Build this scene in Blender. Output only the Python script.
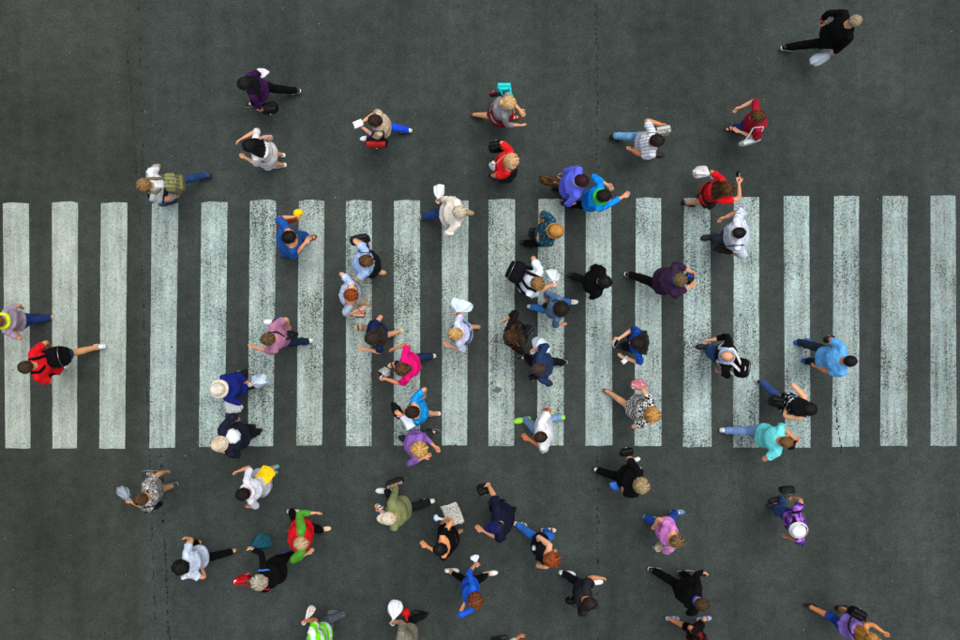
import bpy, math, random
import numpy as np
from mathutils import Vector, Matrix

random.seed(7); RNG = np.random.default_rng(11)
scene = bpy.context.scene
for o in list(bpy.data.objects): bpy.data.objects.remove(o, do_unlink=True)
COL = scene.collection
rad = math.radians

# ------------------------------------------------------------------ camera, sky, sun, exposure
CAM_H = 17.0            # drone height above the road, metres
PXM = 62.0              # photograph pixels per metre on the road
cam_d = bpy.data.cameras.new('camera'); cam = bpy.data.objects.new('camera', cam_d); COL.objects.link(cam)
cam.location = (0, 0, CAM_H); cam.rotation_euler = (0, 0, 0)
cam_d.sensor_width = 36.0; cam_d.lens = 36.0 * CAM_H / (960.0 / PXM); cam_d.clip_end = 2000.0; cam_d.clip_start = 0.1
scene.camera = cam

SUN_EL, SUN_AZ = 76.0, 35.0
world = bpy.data.worlds.new('World'); scene.world = world; world.use_nodes = True
wn = world.node_tree.nodes; wl = world.node_tree.links
bg = wn['Background']
sky = wn.new('ShaderNodeTexSky'); sky.sky_type = 'NISHITA'; sky.sun_disc = False
sky.sun_elevation = rad(SUN_EL); sky.sun_rotation = rad(SUN_AZ); sky.air_density = 1.0; sky.dust_density = 4.0; sky.ozone_density = 1.0
hs = wn.new('ShaderNodeHueSaturation'); hs.inputs['Saturation'].default_value = 0.35
wl.new(sky.outputs[0], hs.inputs['Color']); wl.new(hs.outputs[0], bg.inputs[0])
bg.inputs[1].default_value = 0.125
sun_d = bpy.data.lights.new('sun', 'SUN'); sun = bpy.data.objects.new('sun', sun_d); COL.objects.link(sun)
sun_d.energy = 1.5; sun_d.angle = rad(32); sun_d.color = (1.0, 0.97, 0.92)
_a = rad(90 - SUN_AZ); _e = rad(SUN_EL)
sun.rotation_euler = Vector((math.cos(_a) * math.cos(_e), math.sin(_a) * math.cos(_e), math.sin(_e))).to_track_quat('Z', 'Y').to_euler()
sun.location = (20, 20, 40)
vs = scene.view_settings; vs.view_transform = 'Standard'; vs.look = 'None'; vs.gamma = 1.0; vs.use_curve_mapping = False
vs.exposure = 0.32

# ------------------------------------------------------------------ helpers
def P(px, py, z=0.0):
    """photograph pixel of a point known to be z metres above the road -> place"""
    k = (CAM_H - z) / CAM_H / PXM
    return np.array([(px - 480.0) * k, (320.0 - py) * k, z])

def lin(h):
    if not isinstance(h, str): return tuple(h)
    v = [int(h[i:i + 2], 16) / 255 for i in (0, 2, 4)]
    return tuple((c / 12.92 if c <= .04045 else ((c + .055) / 1.055) ** 2.4) for c in v)

def unit(v):
    v = np.asarray(v, float); n = np.linalg.norm(v)
    return v / n if n > 1e-9 else np.array([1.0, 0, 0])

class MB:
    """collects shapes into one mesh"""
    def __init__(s): s.v = []; s.f = []; s.m = []; s.n = 0
    def add(s, v, f, m=0):
        v = np.asarray(v, float)
        s.v.append(v); s.f += [tuple(i + s.n for i in q) for q in f]; s.m += [m] * len(f); s.n += len(v); return s
    def verts(s): return np.concatenate(s.v) if s.v else np.zeros((0, 3))
    def mesh(s, name, smooth=True):
        me = bpy.data.meshes.new(name); me.from_pydata([tuple(p) for p in s.verts()], [], s.f)
        me.polygons.foreach_set('material_index', s.m)
        if smooth: me.polygons.foreach_set('use_smooth', [True] * len(s.f))
        me.update(); return me

def loft(rings, cap0=True, cap1=True):
    n = len(rings[0]); v = np.concatenate(rings); f = []
    for i in range(len(rings) - 1):
        a, b = i * n, (i + 1) * n
        for j in range(n):
            k = (j + 1) % n; f.append((a + j, a + k, b + k, b + j))
    ex = []
    if cap0:
        ex.append(rings[0].mean(0)); c = len(v) + len(ex) - 1
        f += [(c, (j + 1) % n, j) for j in range(n)]
    if cap1:
        ex.append(rings[-1].mean(0)); c = len(v) + len(ex) - 1; b = (len(rings) - 1) * n
        f += [(c, b + j, b + (j + 1) % n) for j in range(n)]
    if ex: v = np.concatenate([v, np.array(ex)])
    return v, f

def ring(c, ax, ay, ra, rb, n=16, p=2.0):
    t = np.linspace(0, 2 * np.pi, n, endpoint=False); ct, st = np.cos(t), np.sin(t)
    x = np.sign(ct) * np.abs(ct) ** (2 / p) * ra; y = np.sign(st) * np.abs(st) ** (2 / p) * rb
    return np.asarray(c) + np.outer(x, ax) + np.outer(y, ay)

def tube(pts, r, n=10, flat=(False, False), side=None, asp=None):
    """swept tube; r radius per point, asp ratio second axis / first axis, side = first axis hint"""
    pts = [np.asarray(p, float) for p in pts]; r = list(r) if hasattr(r, '__len__') else [r] * len(pts)
    asp = asp if asp is not None else 1.0
    asp = list(asp) if hasattr(asp, '__len__') else [asp] * len(pts)
    P2, R2, A2 = list(pts), list(r), list(asp)
    if not flat[0]:
        d = unit(pts[0] - pts[1]); P2 = [pts[0] + d * r[0] * .75, pts[0] + d * r[0] * .45] + P2; R2 = [r[0] * .45, r[0] * .82] + R2; A2 = [asp[0]] * 2 + A2
    if not flat[1]:
        d = unit(pts[-1] - pts[-2]); P2 += [pts[-1] + d * r[-1] * .45, pts[-1] + d * r[-1] * .75]; R2 += [r[-1] * .82, r[-1] * .45]; A2 += [asp[-1]] * 2
    t0 = unit(P2[1] - P2[0])
    h = np.asarray(side, float) if side is not None else (np.array([0, 0, 1.]) if abs(t0[2]) < .9 else np.array([1., 0, 0]))
    x = unit(h - t0 * h.dot(t0)); rings = []
    for i, p in enumerate(P2):
        a = P2[max(i - 1, 0)]; b = P2[min(i + 1, len(P2) - 1)]; t = unit(b - a)
        x = unit(x - t * x.dot(t)); y = np.cross(t, x)
        rings.append(ring(p, x, y, R2[i], R2[i] * A2[i], n))
    return loft(rings)

def ellipsoid(c, ax, r, nu=14, nv=9):
    ax = [np.asarray(a, float) for a in ax]; rings = []
    for i in range(1, nv):
        t = math.pi * i / nv
        rings.append(ring(np.asarray(c) + ax[2] * (-math.cos(t) * r[2]), ax[0], ax[1], math.sin(t) * r[0], math.sin(t) * r[1], nu))
    v, f = loft(rings); v[-2] = np.asarray(c) - ax[2] * r[2]; v[-1] = np.asarray(c) + ax[2] * r[2]
    return v, f

def box(c, ax, h):
    v = np.array([np.asarray(c) + ax[0] * h[0] * sx + ax[1] * h[1] * sy + ax[2] * h[2] * sz for sz in (-1, 1) for sx, sy in ((-1, -1), (1, -1), (1, 1), (-1, 1))])
    return v, [(3, 2, 1, 0), (4, 5, 6, 7), (0, 1, 5, 4), (1, 2, 6, 5), (2, 3, 7, 6), (3, 0, 4, 7)]

def smooth_path(pts, n=4):
    pts = [np.asarray(p, float) for p in pts]; q = [2 * pts[0] - pts[1]] + pts + [2 * pts[-1] - pts[-2]]; out = []
    for i in range(1, len(q) - 2):
        for k in range(n):
            t = k / n
            out.append(.5 * (2 * q[i] + (q[i + 1] - q[i - 1]) * t + (2 * q[i - 1] - 5 * q[i] + 4 * q[i + 1] - q[i + 2]) * t * t + (3 * q[i] - q[i - 1] - 3 * q[i + 1] + q[i + 2]) * t ** 3))
    return out + [pts[-1]]

def ik(a, t, l1, l2, hint):
    a = np.asarray(a, float); t = np.asarray(t, float); d = t - a; L = np.linalg.norm(d); u = unit(d)
    L2 = min(max(L, abs(l1 - l2) * 1.05 + .02), (l1 + l2) * .995); t = a + u * L2
    x = (l1 * l1 - l2 * l2 + L2 * L2) / (2 * L2); h = math.sqrt(max(l1 * l1 - x * x, 0))
    n = unit(hint - u * np.dot(hint, u)); return a + u * x + n * h, t

def folds(v, amp, k, seed, stretch=(1, 1, .55)):
    """soft cloth creases: sum of sines along random directions -> offset per vertex"""
    r = np.random.default_rng(seed); o = np.zeros(len(v)); q = v * np.array(stretch)
    for i in range(7):
        d = unit(r.normal(size=3)); kk = k * r.uniform(.5, 1.8); w = q @ d * kk + r.uniform(0, 6.28) + 1.3 * np.sin(q @ unit(r.normal(size=3)) * k * .6 + r.uniform(0, 6.28))
        o += (1 - 2 * np.abs(np.sin(w))) * r.uniform(.4, 1)
    return amp * o / 3.0

# ------------------------------------------------------------------ materials
MATS = {}
def new_mat(key):
    m = bpy.data.materials.new(key); m.use_nodes = True; nt = m.node_tree
    return m, nt.nodes, nt.links, nt.nodes['Principled BSDF']
def nd(N, t, **kw):
    n = N.new(t)
    for k, v in kw.items():
        if k in n.inputs: n.inputs[k].default_value = v
        else: setattr(n, k, v)
    return n
def ramp(N, stops, interp='LINEAR'):
    r = N.new('ShaderNodeValToRGB'); r.color_ramp.interpolation = interp; e = r.color_ramp.elements
    while len(e) < len(stops): e.new(1.0)
    for q, (p, c) in zip(e, stops): q.position = p; q.color = (*lin(c), 1)
    return r
def mixc(N, L, fac, a, b, bt='MIX'):
    m = N.new('ShaderNodeMix'); m.data_type = 'RGBA'; m.blend_type = bt
    for s, v in ((m.inputs[0], fac), (m.inputs[6], a), (m.inputs[7], b)):
        if hasattr(v, 'links'): L.new(v, s)
        else: s.default_value = v if not isinstance(v, tuple) or len(v) == 4 else (*v, 1)
    return m.outputs[2]
def mathn(N, L, op, a, b=None):
    m = N.new('ShaderNodeMath'); m.operation = op
    for i, v in enumerate((a, b)):
        if v is None: continue
        if hasattr(v, 'links'): L.new(v, m.inputs[i])
        else: m.inputs[i].default_value = v
    return m.outputs[0]

def fabric(kind, *cols, sc=None):
    sc = next((c for c in cols if not isinstance(c, str)), sc); cols = tuple(c for c in cols if isinstance(c, str))
    key = 'fabric_' + kind + '_' + '_'.join(cols) + (f'_{sc}' if sc else '')
    if key in MATS: return MATS[key]
    m, N, L, B = new_mat(key); tc = N.new('ShaderNodeTexCoord'); co = tc.outputs['Object']
    c0 = (*lin(cols[0]), 1)
    if kind in ('plain', 'denim', 'shiny', 'knit'):
        out = c0
        if kind == 'denim':
            nz = nd(N, 'ShaderNodeTexNoise', Scale=7.0, Detail=4.0); L.new(co, nz.inputs[0])
            out = mixc(N, L, nz.outputs[0], tuple(c * .7 for c in c0[:3]), tuple(min(1, c * 1.45 + .01) for c in c0[:3]))
    else:
        sx = N.new('ShaderNodeSeparateXYZ'); L.new(co, sx.inputs[0])
        if kind == 'stripe':
            v = mathn(N, L, 'SINE', mathn(N, L, 'MULTIPLY', sx.outputs[1], sc or 120.0)); fac = mathn(N, L, 'GREATER_THAN', v, .25)
            out = mixc(N, L, fac, c0, (*lin(cols[1]), 1))
        elif kind == 'hoop':
            v = mathn(N, L, 'SINE', mathn(N, L, 'MULTIPLY', mathn(N, L, 'ADD', sx.outputs[2], mathn(N, L, 'MULTIPLY', sx.outputs[0], .8)), sc or 90.0)); fac = mathn(N, L, 'GREATER_THAN', v, .2)
            out = mixc(N, L, fac, c0, (*lin(cols[1]), 1))
        elif kind == 'plaid':
            k = sc or 55.0
            a = mathn(N, L, 'GREATER_THAN', mathn(N, L, 'SINE', mathn(N, L, 'MULTIPLY', sx.outputs[1], k)), .3)
            b = mathn(N, L, 'GREATER_THAN', mathn(N, L, 'SINE', mathn(N, L, 'MULTIPLY', mathn(N, L, 'ADD', sx.outputs[2], sx.outputs[0]), k)), .3)
            out = mixc(N, L, mathn(N, L, 'MULTIPLY', mathn(N, L, 'ADD', a, b), .5), c0, (*lin(cols[1]), 1))
            if len(cols) > 2:
                t = mathn(N, L, 'GREATER_THAN', mathn(N, L, 'SINE', mathn(N, L, 'MULTIPLY', sx.outputs[1], k * .5)), .93)
                t2 = mathn(N, L, 'GREATER_THAN', mathn(N, L, 'SINE', mathn(N, L, 'MULTIPLY', mathn(N, L, 'ADD', sx.outputs[2], sx.outputs[0]), k * .5)), .93)
                out = mixc(N, L, mathn(N, L, 'MAXIMUM', t, t2), out, (*lin(cols[2]), 1))
        elif kind == 'check':
            ck = nd(N, 'ShaderNodeTexChecker', Scale=sc or 26.0); L.new(co, ck.inputs[0])
            ck.inputs[1].default_value = c0; ck.inputs[2].default_value = (*lin(cols[1]), 1); out = ck.outputs[0]
        elif kind == 'dots':
            vo = nd(N, 'ShaderNodeTexVoronoi', Scale=sc or 30.0, Randomness=.35); L.new(co, vo.inputs[0])
            out = mixc(N, L, mathn(N, L, 'LESS_THAN', vo.outputs[0], .33), c0, (*lin(cols[1]), 1))
        else:   # print
            nz = nd(N, 'ShaderNodeTexNoise', Scale=sc or 22.0, Detail=2.0, Roughness=.55, Distortion=1.2); L.new(co, nz.inputs[0])
            pos = {2: (0, .52), 3: (0, .46, .58), 4: (0, .42, .51, .6)}[len(cols)]
            r = ramp(N, list(zip(pos, cols)), 'CONSTANT'); L.new(nz.outputs[0], r.inputs[0]); out = r.outputs[0]
    n2 = nd(N, 'ShaderNodeTexNoise', Scale=9.0, Detail=5.0, Roughness=.6); L.new(co, n2.inputs[0])
    vr = ramp(N, [(.3, (.7, .7, .71)), (.7, (1.12, 1.12, 1.11))]); L.new(n2.outputs[0], vr.inputs[0])
    L.new(mixc(N, L, 1.0, out, vr.outputs[0], 'MULTIPLY'), B.inputs['Base Color'])
    B.inputs['Roughness'].default_value = .45 if kind == 'shiny' else .88
    B.inputs['Specular IOR Level'].default_value = .12
    wv = nd(N, 'ShaderNodeTexNoise', Scale=26.0, Detail=3.0, Distortion=.8); L.new(co, wv.inputs[0])
    bp = nd(N, 'ShaderNodeBump', Strength=.8, Distance=.02); L.new(wv.outputs[0], bp.inputs['Height'])
    L.new(bp.outputs[0], B.inputs['Normal'])
    MATS[key] = m; return m

def skinmat(h):
    key = 'skin_' + h
    if key in MATS: return MATS[key]
    m, N, L, B = new_mat(key); tc = N.new('ShaderNodeTexCoord')
    nz = nd(N, 'ShaderNodeTexNoise', Scale=14.0, Detail=4.0); L.new(tc.outputs['Object'], nz.inputs[0])
    c = lin(h); L.new(mixc(N, L, nz.outputs[0], (c[0] * .85, c[1] * .75, c[2] * .7), (min(1, c[0] * 1.12), c[1] * 1.12, c[2] * 1.1)), B.inputs['Base Color'])
    B.inputs['Roughness'].default_value = .55; B.inputs['Specular IOR Level'].default_value = .35
    MATS[key] = m; return m

def hairmat(h, tip=None, lk=0):
    key = f'hair_{h}_{tip}_{lk}'
    if key in MATS: return MATS[key]
    m, N, L, B = new_mat(key); tc = N.new('ShaderNodeTexCoord')
    ad = N.new('ShaderNodeVectorMath'); ad.operation = 'ADD'; ad.inputs[1].default_value = (.03, .006, 0); L.new(tc.outputs['Object'], ad.inputs[0])
    ml = N.new('ShaderNodeVectorMath'); ml.operation = 'MULTIPLY'; ml.inputs[1].default_value = (1, 1, .03); L.new(ad.outputs[0], ml.inputs[0])
    no = N.new('ShaderNodeVectorMath'); no.operation = 'NORMALIZE'; L.new(ml.outputs[0], no.inputs[0])
    nz = nd(N, 'ShaderNodeTexNoise', Scale=7.0, Detail=7.0, Roughness=.72, Distortion=.7); L.new(no.outputs[0], nz.inputs[0])
    c = lin(h); t = lin(tip) if tip else tuple(min(1, x * 2.1 + .003) for x in c)
    if lk: c = tuple(.5 * x + .5 * y for x, y in zip(c, t))
    r = ramp(N, [(.36, tuple(x * .35 for x in c)), (.5, c), (.63, t)]); L.new(nz.outputs[0], r.inputs[0])
    L.new(r.outputs[0], B.inputs['Base Color']); B.inputs['Roughness'].default_value = .5; B.inputs['Specular IOR Level'].default_value = .22
    bp = nd(N, 'ShaderNodeBump', Strength=.8, Distance=.006); L.new(nz.outputs[0], bp.inputs['Height']); L.new(bp.outputs[0], B.inputs['Normal'])
    MATS[key] = m; return m

def plain(name, h, rough=.5, metal=0.0, bump=0.0, var=.12, sc=20.0, spec=.4):
    key = f'{name}_{h}'
    if key in MATS: return MATS[key]
    m, N, L, B = new_mat(key); tc = N.new('ShaderNodeTexCoord')
    nz = nd(N, 'ShaderNodeTexNoise', Scale=sc, Detail=4.0); L.new(tc.outputs['Object'], nz.inputs[0]); c = lin(h)
    L.new(mixc(N, L, nz.outputs[0], tuple(x * (1 - var * 1.5) for x in c), tuple(min(1, x * (1 + var)) for x in c)), B.inputs['Base Color'])
    B.inputs['Roughness'].default_value = rough; B.inputs['Metallic'].default_value = metal; B.inputs['Specular IOR Level'].default_value = spec
    if bump:
        bp = nd(N, 'ShaderNodeBump', Strength=.6, Distance=bump); L.new(nz.outputs[0], bp.inputs['Height']); L.new(bp.outputs[0], B.inputs['Normal'])
    MATS[key] = m; return m
def plastic(h, h2=None):
    if h2: return fabric('print', h, h, h, h2, sc=16.0)
    return plain('thin_plastic', h, .35, 0, .02, .1, 26.0)
def leather(h): return plain('leather', h, .55, 0, .006, .2, 30.0, .2)
def shoem(h): return plain('shoe', h, .6, 0, .003, .12, 40.0)

# ------------------------------------------------------------------ road
def road_nodes(N, L):
    geo = N.new('ShaderNodeNewGeometry'); pos = geo.outputs['Position']
    def nz(s, d=3.0, r=.6):
        n = nd(N, 'ShaderNodeTexNoise', Scale=s, Detail=d, Roughness=r); L.new(pos, n.inputs[0]); return n.outputs[0]
    big = ramp(N, [(.3, '282e2c'), (.7, '3c4340')]); L.new(nz(.35, 5.0), big.inputs[0])
    c = big.outputs[0]
    med = ramp(N, [(.25, (.72, .72, .72)), (.75, (1.25, 1.25, 1.25))]); L.new(nz(5.0, 4.0, .65), med.inputs[0])
    c = mixc(N, L, 1.0, c, med.outputs[0], 'MULTIPLY')
    fine = ramp(N, [(.3, (.55, .57, .56)), (.5, (.96, .97, .97)), (.7, (1.55, 1.53, 1.5))]); L.new(nz(48.0, 3.0, .7), fine.inputs[0])
    c = mixc(N, L, 1.0, c, fine.outputs[0], 'MULTIPLY')
    vg = nd(N, 'ShaderNodeTexVoronoi', Scale=42.0); L.new(pos, vg.inputs[0])
    hg = nd(N, 'ShaderNodeHueSaturation', Saturation=.55, Value=1.0); L.new(vg.outputs[1], hg.inputs['Color'])
    ga = N.new('ShaderNodeVectorMath'); ga.operation = 'MULTIPLY_ADD'; ga.inputs[1].default_value = (.85, .85, .85); ga.inputs[2].default_value = (.56, .57, .56); L.new(hg.outputs[0], ga.inputs[0])
    c = mixc(N, L, .5, c, mixc(N, L, 1.0, c, ga.outputs[0], 'MULTIPLY'))
    # long faint wear streaks along the driving direction
    mp = N.new('ShaderNodeMapping'); mp.inputs['Scale'].default_value = (2.2, .12, 1); L.new(pos, mp.inputs[0])
    st = nd(N, 'ShaderNodeTexNoise', Scale=1.0, Detail=5.0, Roughness=.6); L.new(mp.outputs[0], st.inputs[0])
    sr = ramp(N, [(.32, (.82, .82, .82)), (.68, (1.14, 1.15, 1.15))]); L.new(st.outputs[0], sr.inputs[0])
    c = mixc(N, L, 1.0, c, sr.outputs[0], 'MULTIPLY')
    # pale stone chips
    vo = nd(N, 'ShaderNodeTexVoronoi', Scale=26.0); L.new(pos, vo.inputs[0])
    sp = mathn(N, L, 'LESS_THAN', vo.outputs[0], .12)
    rn = mathn(N, L, 'GREATER_THAN', vo.outputs[1], .72)
    c = mixc(N, L, mathn(N, L, 'MULTIPLY', mathn(N, L, 'MULTIPLY', sp, rn), .5), c, (.22, .23, .22, 1))
    h = mathn(N, L, 'ADD', nz(48.0, 3.0, .7), mathn(N, L, 'MULTIPLY', nz(140.0, 2.0), .5))
    return c, h, pos, nz

def asphalt():
    m, N, L, B = new_mat('asphalt'); c, h, pos, nz = road_nodes(N, L)
    # paving lanes laid at different times: a slightly browner, older lane left of the seam
    sx = N.new('ShaderNodeSeparateXYZ'); L.new(pos, sx.inputs[0])
    lf = N.new('ShaderNodeMapRange'); lf.inputs[1].default_value = -5.55; lf.inputs[2].default_value = -5.35; L.new(sx.outputs[0], lf.inputs[0])
    c = mixc(N, L, lf.outputs[0], mixc(N, L, 1.0, c, (.90, .84, .78, 1), 'MULTIPLY'), c)
    L.new(c, B.inputs['Base Color']); B.inputs['Roughness'].default_value = .9; B.inputs['Specular IOR Level'].default_value = .25
    bp = nd(N, 'ShaderNodeBump', Strength=.6, Distance=.006); L.new(h, bp.inputs['Height']); L.new(bp.outputs[0], B.inputs['Normal'])
    return m

def paint(wear, tint):
    m, N, L, B = new_mat(f'road_paint_{wear:.2f}_{tint}'); c, h, pos, nz = road_nodes(N, L)
    pc = ramp(N, [(.25, (.25, .282, .272)), (.75, (.42, .46, .447))]); L.new(nz(2.5, 5.0, .65), pc.inputs[0])
    p = mixc(N, L, 1.0, pc.outputs[0], (*lin(tint), 1), 'MULTIPLY')
    mq = N.new('ShaderNodeMapping'); mq.inputs['Scale'].default_value = (9.0, .55, 1); L.new(pos, mq.inputs[0])
    sq = nd(N, 'ShaderNodeTexNoise', Scale=1.0, Detail=6.0, Roughness=.65); L.new(mq.outputs[0], sq.inputs[0])
    dq = ramp(N, [(.3, (.66, .67, .65)), (.6, (1.06, 1.06, 1.06))]); L.new(sq.outputs[0], dq.inputs[0])
    p = mixc(N, L, 1.0, p, dq.outputs[0], 'MULTIPLY')
    g = ramp(N, [(.3, (.62, .66, .66)), (.62, (1.12, 1.12, 1.12))]); L.new(nz(42.0, 3.0, .75), g.inputs[0])
    p = mixc(N, L, 1.0, p, g.outputs[0], 'MULTIPLY')
    vp = nd(N, 'ShaderNodeTexVoronoi', Scale=46.0); L.new(pos, vp.inputs[0])
    hp_ = nd(N, 'ShaderNodeHueSaturation', Saturation=.35, Value=1.0); L.new(vp.outputs[1], hp_.inputs['Color'])
    gp = N.new('ShaderNodeVectorMath'); gp.operation = 'MULTIPLY_ADD'; gp.inputs[1].default_value = (1.0, 1.0, 1.0); gp.inputs[2].default_value = (.56, .57, .57); L.new(hp_.outputs[0], gp.inputs[0])
    p = mixc(N, L, .3 + .65 * min(1, wear * 1.5), p, mixc(N, L, 1.0, p, gp.outputs[0], 'MULTIPLY'))
    # paint worn off the high stones: many small dark specks, more of them in patches
    spk = mathn(N, L, 'ADD', nz(36.0, 4.0, .78), mathn(N, L, 'ADD', mathn(N, L, 'MULTIPLY', mathn(N, L, 'SUBTRACT', nz(.9, 5.0, .62), .5), .46), mathn(N, L, 'MULTIPLY', mathn(N, L, 'SUBTRACT', .5, sq.outputs[0]), .3)))
    sm = N.new('ShaderNodeMapRange'); sm.inputs[1].default_value = .68 - wear * .22; sm.inputs[2].default_value = .74 - wear * .2; L.new(spk, sm.inputs[0])
    c2 = mixc(N, L, sm.outputs[0], p, c)
    L.new(c2, B.inputs['Base Color']); B.inputs['Roughness'].default_value = .8; B.inputs['Specular IOR Level'].default_value = .3
    bp = nd(N, 'ShaderNodeBump', Strength=.5, Distance=.005); L.new(h, bp.inputs['Height']); L.new(bp.outputs[0], B.inputs['Normal'])
    return m

def link(name, me, mats, parent=None, loc=None):
    o = bpy.data.objects.new(name, me); COL.objects.link(o)
    for mm in (mats if isinstance(mats, (list, tuple)) else [mats]): me.materials.append(mm)
    if parent: o.parent = parent
    if loc is not None: o.location = loc
    return o
def tag(o, label, cat, group=None):
    o['label'] = label; o['category'] = cat
    if group: o['group'] = group
    return o

S = 400.0
mb = MB(); mb.add([(-S, -S, 0), (S, -S, 0), (S, S, 0), (-S, S, 0)], [(0, 1, 2, 3)])
ASPH = asphalt()
road = link('road', mb.mesh('road'), ASPH); road['kind'] = 'structure'

TOP = [(3, 29, 203), (52, 78, 202), (101, 127.5, 202.5), (152, 178.5, 202.5), (201.5, 227.5, 202), (250, 276.5, 200.5), (299, 324.5, 200.5), (346, 372, 200.5), (394, 420, 200.5), (442, 468.5, 200),
       (488.5, 515, 199.5), (538.5, 564.5, 199), (586, 611, 198.5), (636, 661, 198), (684, 710, 198), (734, 759, 197), (783.5, 809, 196), (834, 859, 196), (882.5, 907.5, 196), (930.5, 955.5, 195.5)]
BOT = [(5.5, 30.5, 448.5), (52.5, 77, 448.5), (99.5, 125, 448.5), (149.5, 175, 448), (199, 225, 447), (248, 273, 446), (296.5, 322, 445.5), (346, 371.5, 446), (394, 420, 445.5), (442, 467, 445.5),
       (488.5, 514, 446), (537, 563.5, 445.5), (585.5, 612.5, 445.5), (634.5, 661.5, 446), (683, 711.5, 447), (733, 759, 447.5), (785, 810.5, 448), (832, 859, 447), (880, 907, 446), (930.5, 956.5, 446)]
WEAR = [.12, .16, .26, .36, .62, .72, .56, .68, .7, .56, .62, .58, .46, .56, .72, .66, .62, .52, .6, .5]
TINT = ['f6f8ee', 'f6f8ee', 'f2f6ee', 'eaf4f2', 'e8f6f4', 'e8f4f2', 'f0f8f4', 'f0fbf8', 'f0fbf8', 'f2fcf9', 'f2fcf9', 'f2fcf9', 'f2ffff', 'f2ffff', 'f0feff', 'ecfafa', 'e6f4f4', 'e0ecec', 'd8e2e2', 'd0dada']
for k in (1, 2, 3):
    TOP = [(3 - 49 * k, 29 - 49 * k, 203)] + TOP + [(930.5 + 49 * k, 955.5 + 49 * k, 195.5)]
    BOT = [(5.5 - 49 * k, 30.5 - 49 * k, 448.5)] + BOT + [(930.5 + 49 * k, 956.5 + 49 * k, 446)]
    WEAR = [.2] + WEAR + [.62]; TINT = ['f2f6ee'] + TINT + ['d0dada']
PAINT = {}
for i, (t, b) in enumerate(zip(TOP, BOT)):
    n, w = 60, 4; v = []
    r = np.random.default_rng(100 + i); bow = r.uniform(.5, 1.6) * (1 if 2 < i < 12 else .35)
    el = np.convolve(r.normal(0, .55, n + 5), np.ones(3) / 3, 'same'); er = np.convolve(r.normal(0, .55, n + 5), np.ones(3) / 3, 'same')
    for a in range(n + 1):
        u = a / n; x0 = t[0] + (b[0] - t[0]) * u + el[a] * .28; x1 = t[1] + (b[1] - t[1]) * u + er[a] * .28
        for q in range(w + 1):
            s = q / w; y = t[2] + (b[2] - t[2]) * u
            y += (1 - u) ** 20 * (-bow * (1 - (2 * s - 1) ** 2) + bow * .5) + r.normal(0, .25) * (a in (0, n))
            p = P(x0 + (x1 - x0) * s, y); v.append((p[0], p[1], .004))
    f = [(a * (w + 1) + q, (a + 1) * (w + 1) + q, (a + 1) * (w + 1) + q + 1, a * (w + 1) + q + 1) for a in range(n) for q in range(w)]
    m = MB(); m.add(v, f)
    key = (WEAR[i], TINT[i])
    if key not in PAINT: PAINT[key] = paint(*key)
    link('painted_stripe', m.mesh('painted_stripe'), PAINT[key], road)

TAR = plain('tar', '0c0e0e', .75, 0, .004, .3, 30.0)
def seam(name, path, step, wid, gap, seed, z=.003):
    """broken line of tar spots and short cracks along a paving joint"""
    r = np.random.default_rng(seed); m = MB(); path = [np.array(p, float) for p in path]
    for a, b in zip(path[:-1], path[1:]):
        d = b - a; Ln = np.linalg.norm(d); u = d / Ln; n = np.array([-u[1], u[0]]); t = 0
        while t < Ln:
            l = r.uniform(.6, 1.6) * step
            if r.random() > gap:
                w = r.uniform(.35, 1.2) * wid; o = r.normal(0, wid * .25); k = 8; pts = []
                for j in range(k):
                    an = 2 * math.pi * j / k; rr = r.uniform(.65, 1.2)
                    q = a + u * (t + l * .5 * (1 + math.cos(an) * rr)) + n * (o + math.sin(an) * w * .5 * rr); p = P(q[0], q[1]); pts.append((p[0], p[1], z))
                if (np.cross(np.array(pts[1]) - pts[0], np.array(pts[2]) - pts[0]))[2] < 0: pts = pts[::-1]
                m.add(pts, [tuple(range(k))])
            t += l * r.uniform(.8, 1.5)
    o = link(name, m.mesh(name, False), TAR, road); return o
seam('tar_seam', [(123, -60), (128, 60), (137, 170), (143, 300), (150, 460), (157, 700)], 3.2, 1.9, .3, 1)
seam('tar_seam', [(136, -60), (141, 80), (143, 190)], 5.0, 2.2, .4, 2)
seam('tar_seam', [(160, 440), (164, 520), (168, 620), (171, 700)], 4.0, 3.0, .35, 3)
seam('tar_seam', [(595, -60), (597, 60), (597, 198)], 3.0, 2.8, .2, 4)
seam('tar_seam', [(597, 455), (598, 560), (597, 700)], 3.0, 2.8, .35, 5)
seam('tar_seam', [(675, 88), (674, 130)], 5.0, .8, .1, 6)
seam('crack', [(805, 335), (806, 372), (803, 398)], 4.0, 1.2, .2, 7, .0065)
seam('crack', [(835, 396), (838, 430), (842, 458)], 4.0, 2.4, .1, 8, .0065)
seam('crack', [(370, 200), (371, 300), (370, 446)], 6.0, .8, .35, 9, .0065)
seam('crack', [(272, 260), (274, 330), (272, 446)], 6.0, .7, .5, 10, .0065)
def blot(px, py, r0, seed, z=.0068):
    r = np.random.default_rng(seed); k = 14; pts = []
    for j in range(k):
        an = 2 * math.pi * j / k; rr = r0 * r.uniform(.6, 1.25); p = P(px + math.cos(an) * rr, py + math.sin(an) * rr * .8); pts.append((p[0], p[1], z))
    m = MB(); m.add(pts[::-1], [tuple(range(k))]); link('stain', m.mesh('stain', False), plain('grime', '63625d', .85, 0, .003, .35, 60.0), road)
blot(497, 390, 4.2, 1); blot(592, 362, 1.6, 2); blot(547, 330, 1.5, 3); blot(160, 246, 1.3, 4); blot(602, 377, 1.3, 5); blot(13, 370, 1.2, 6)
gum = MB(); r = np.random.default_rng(77)
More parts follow.
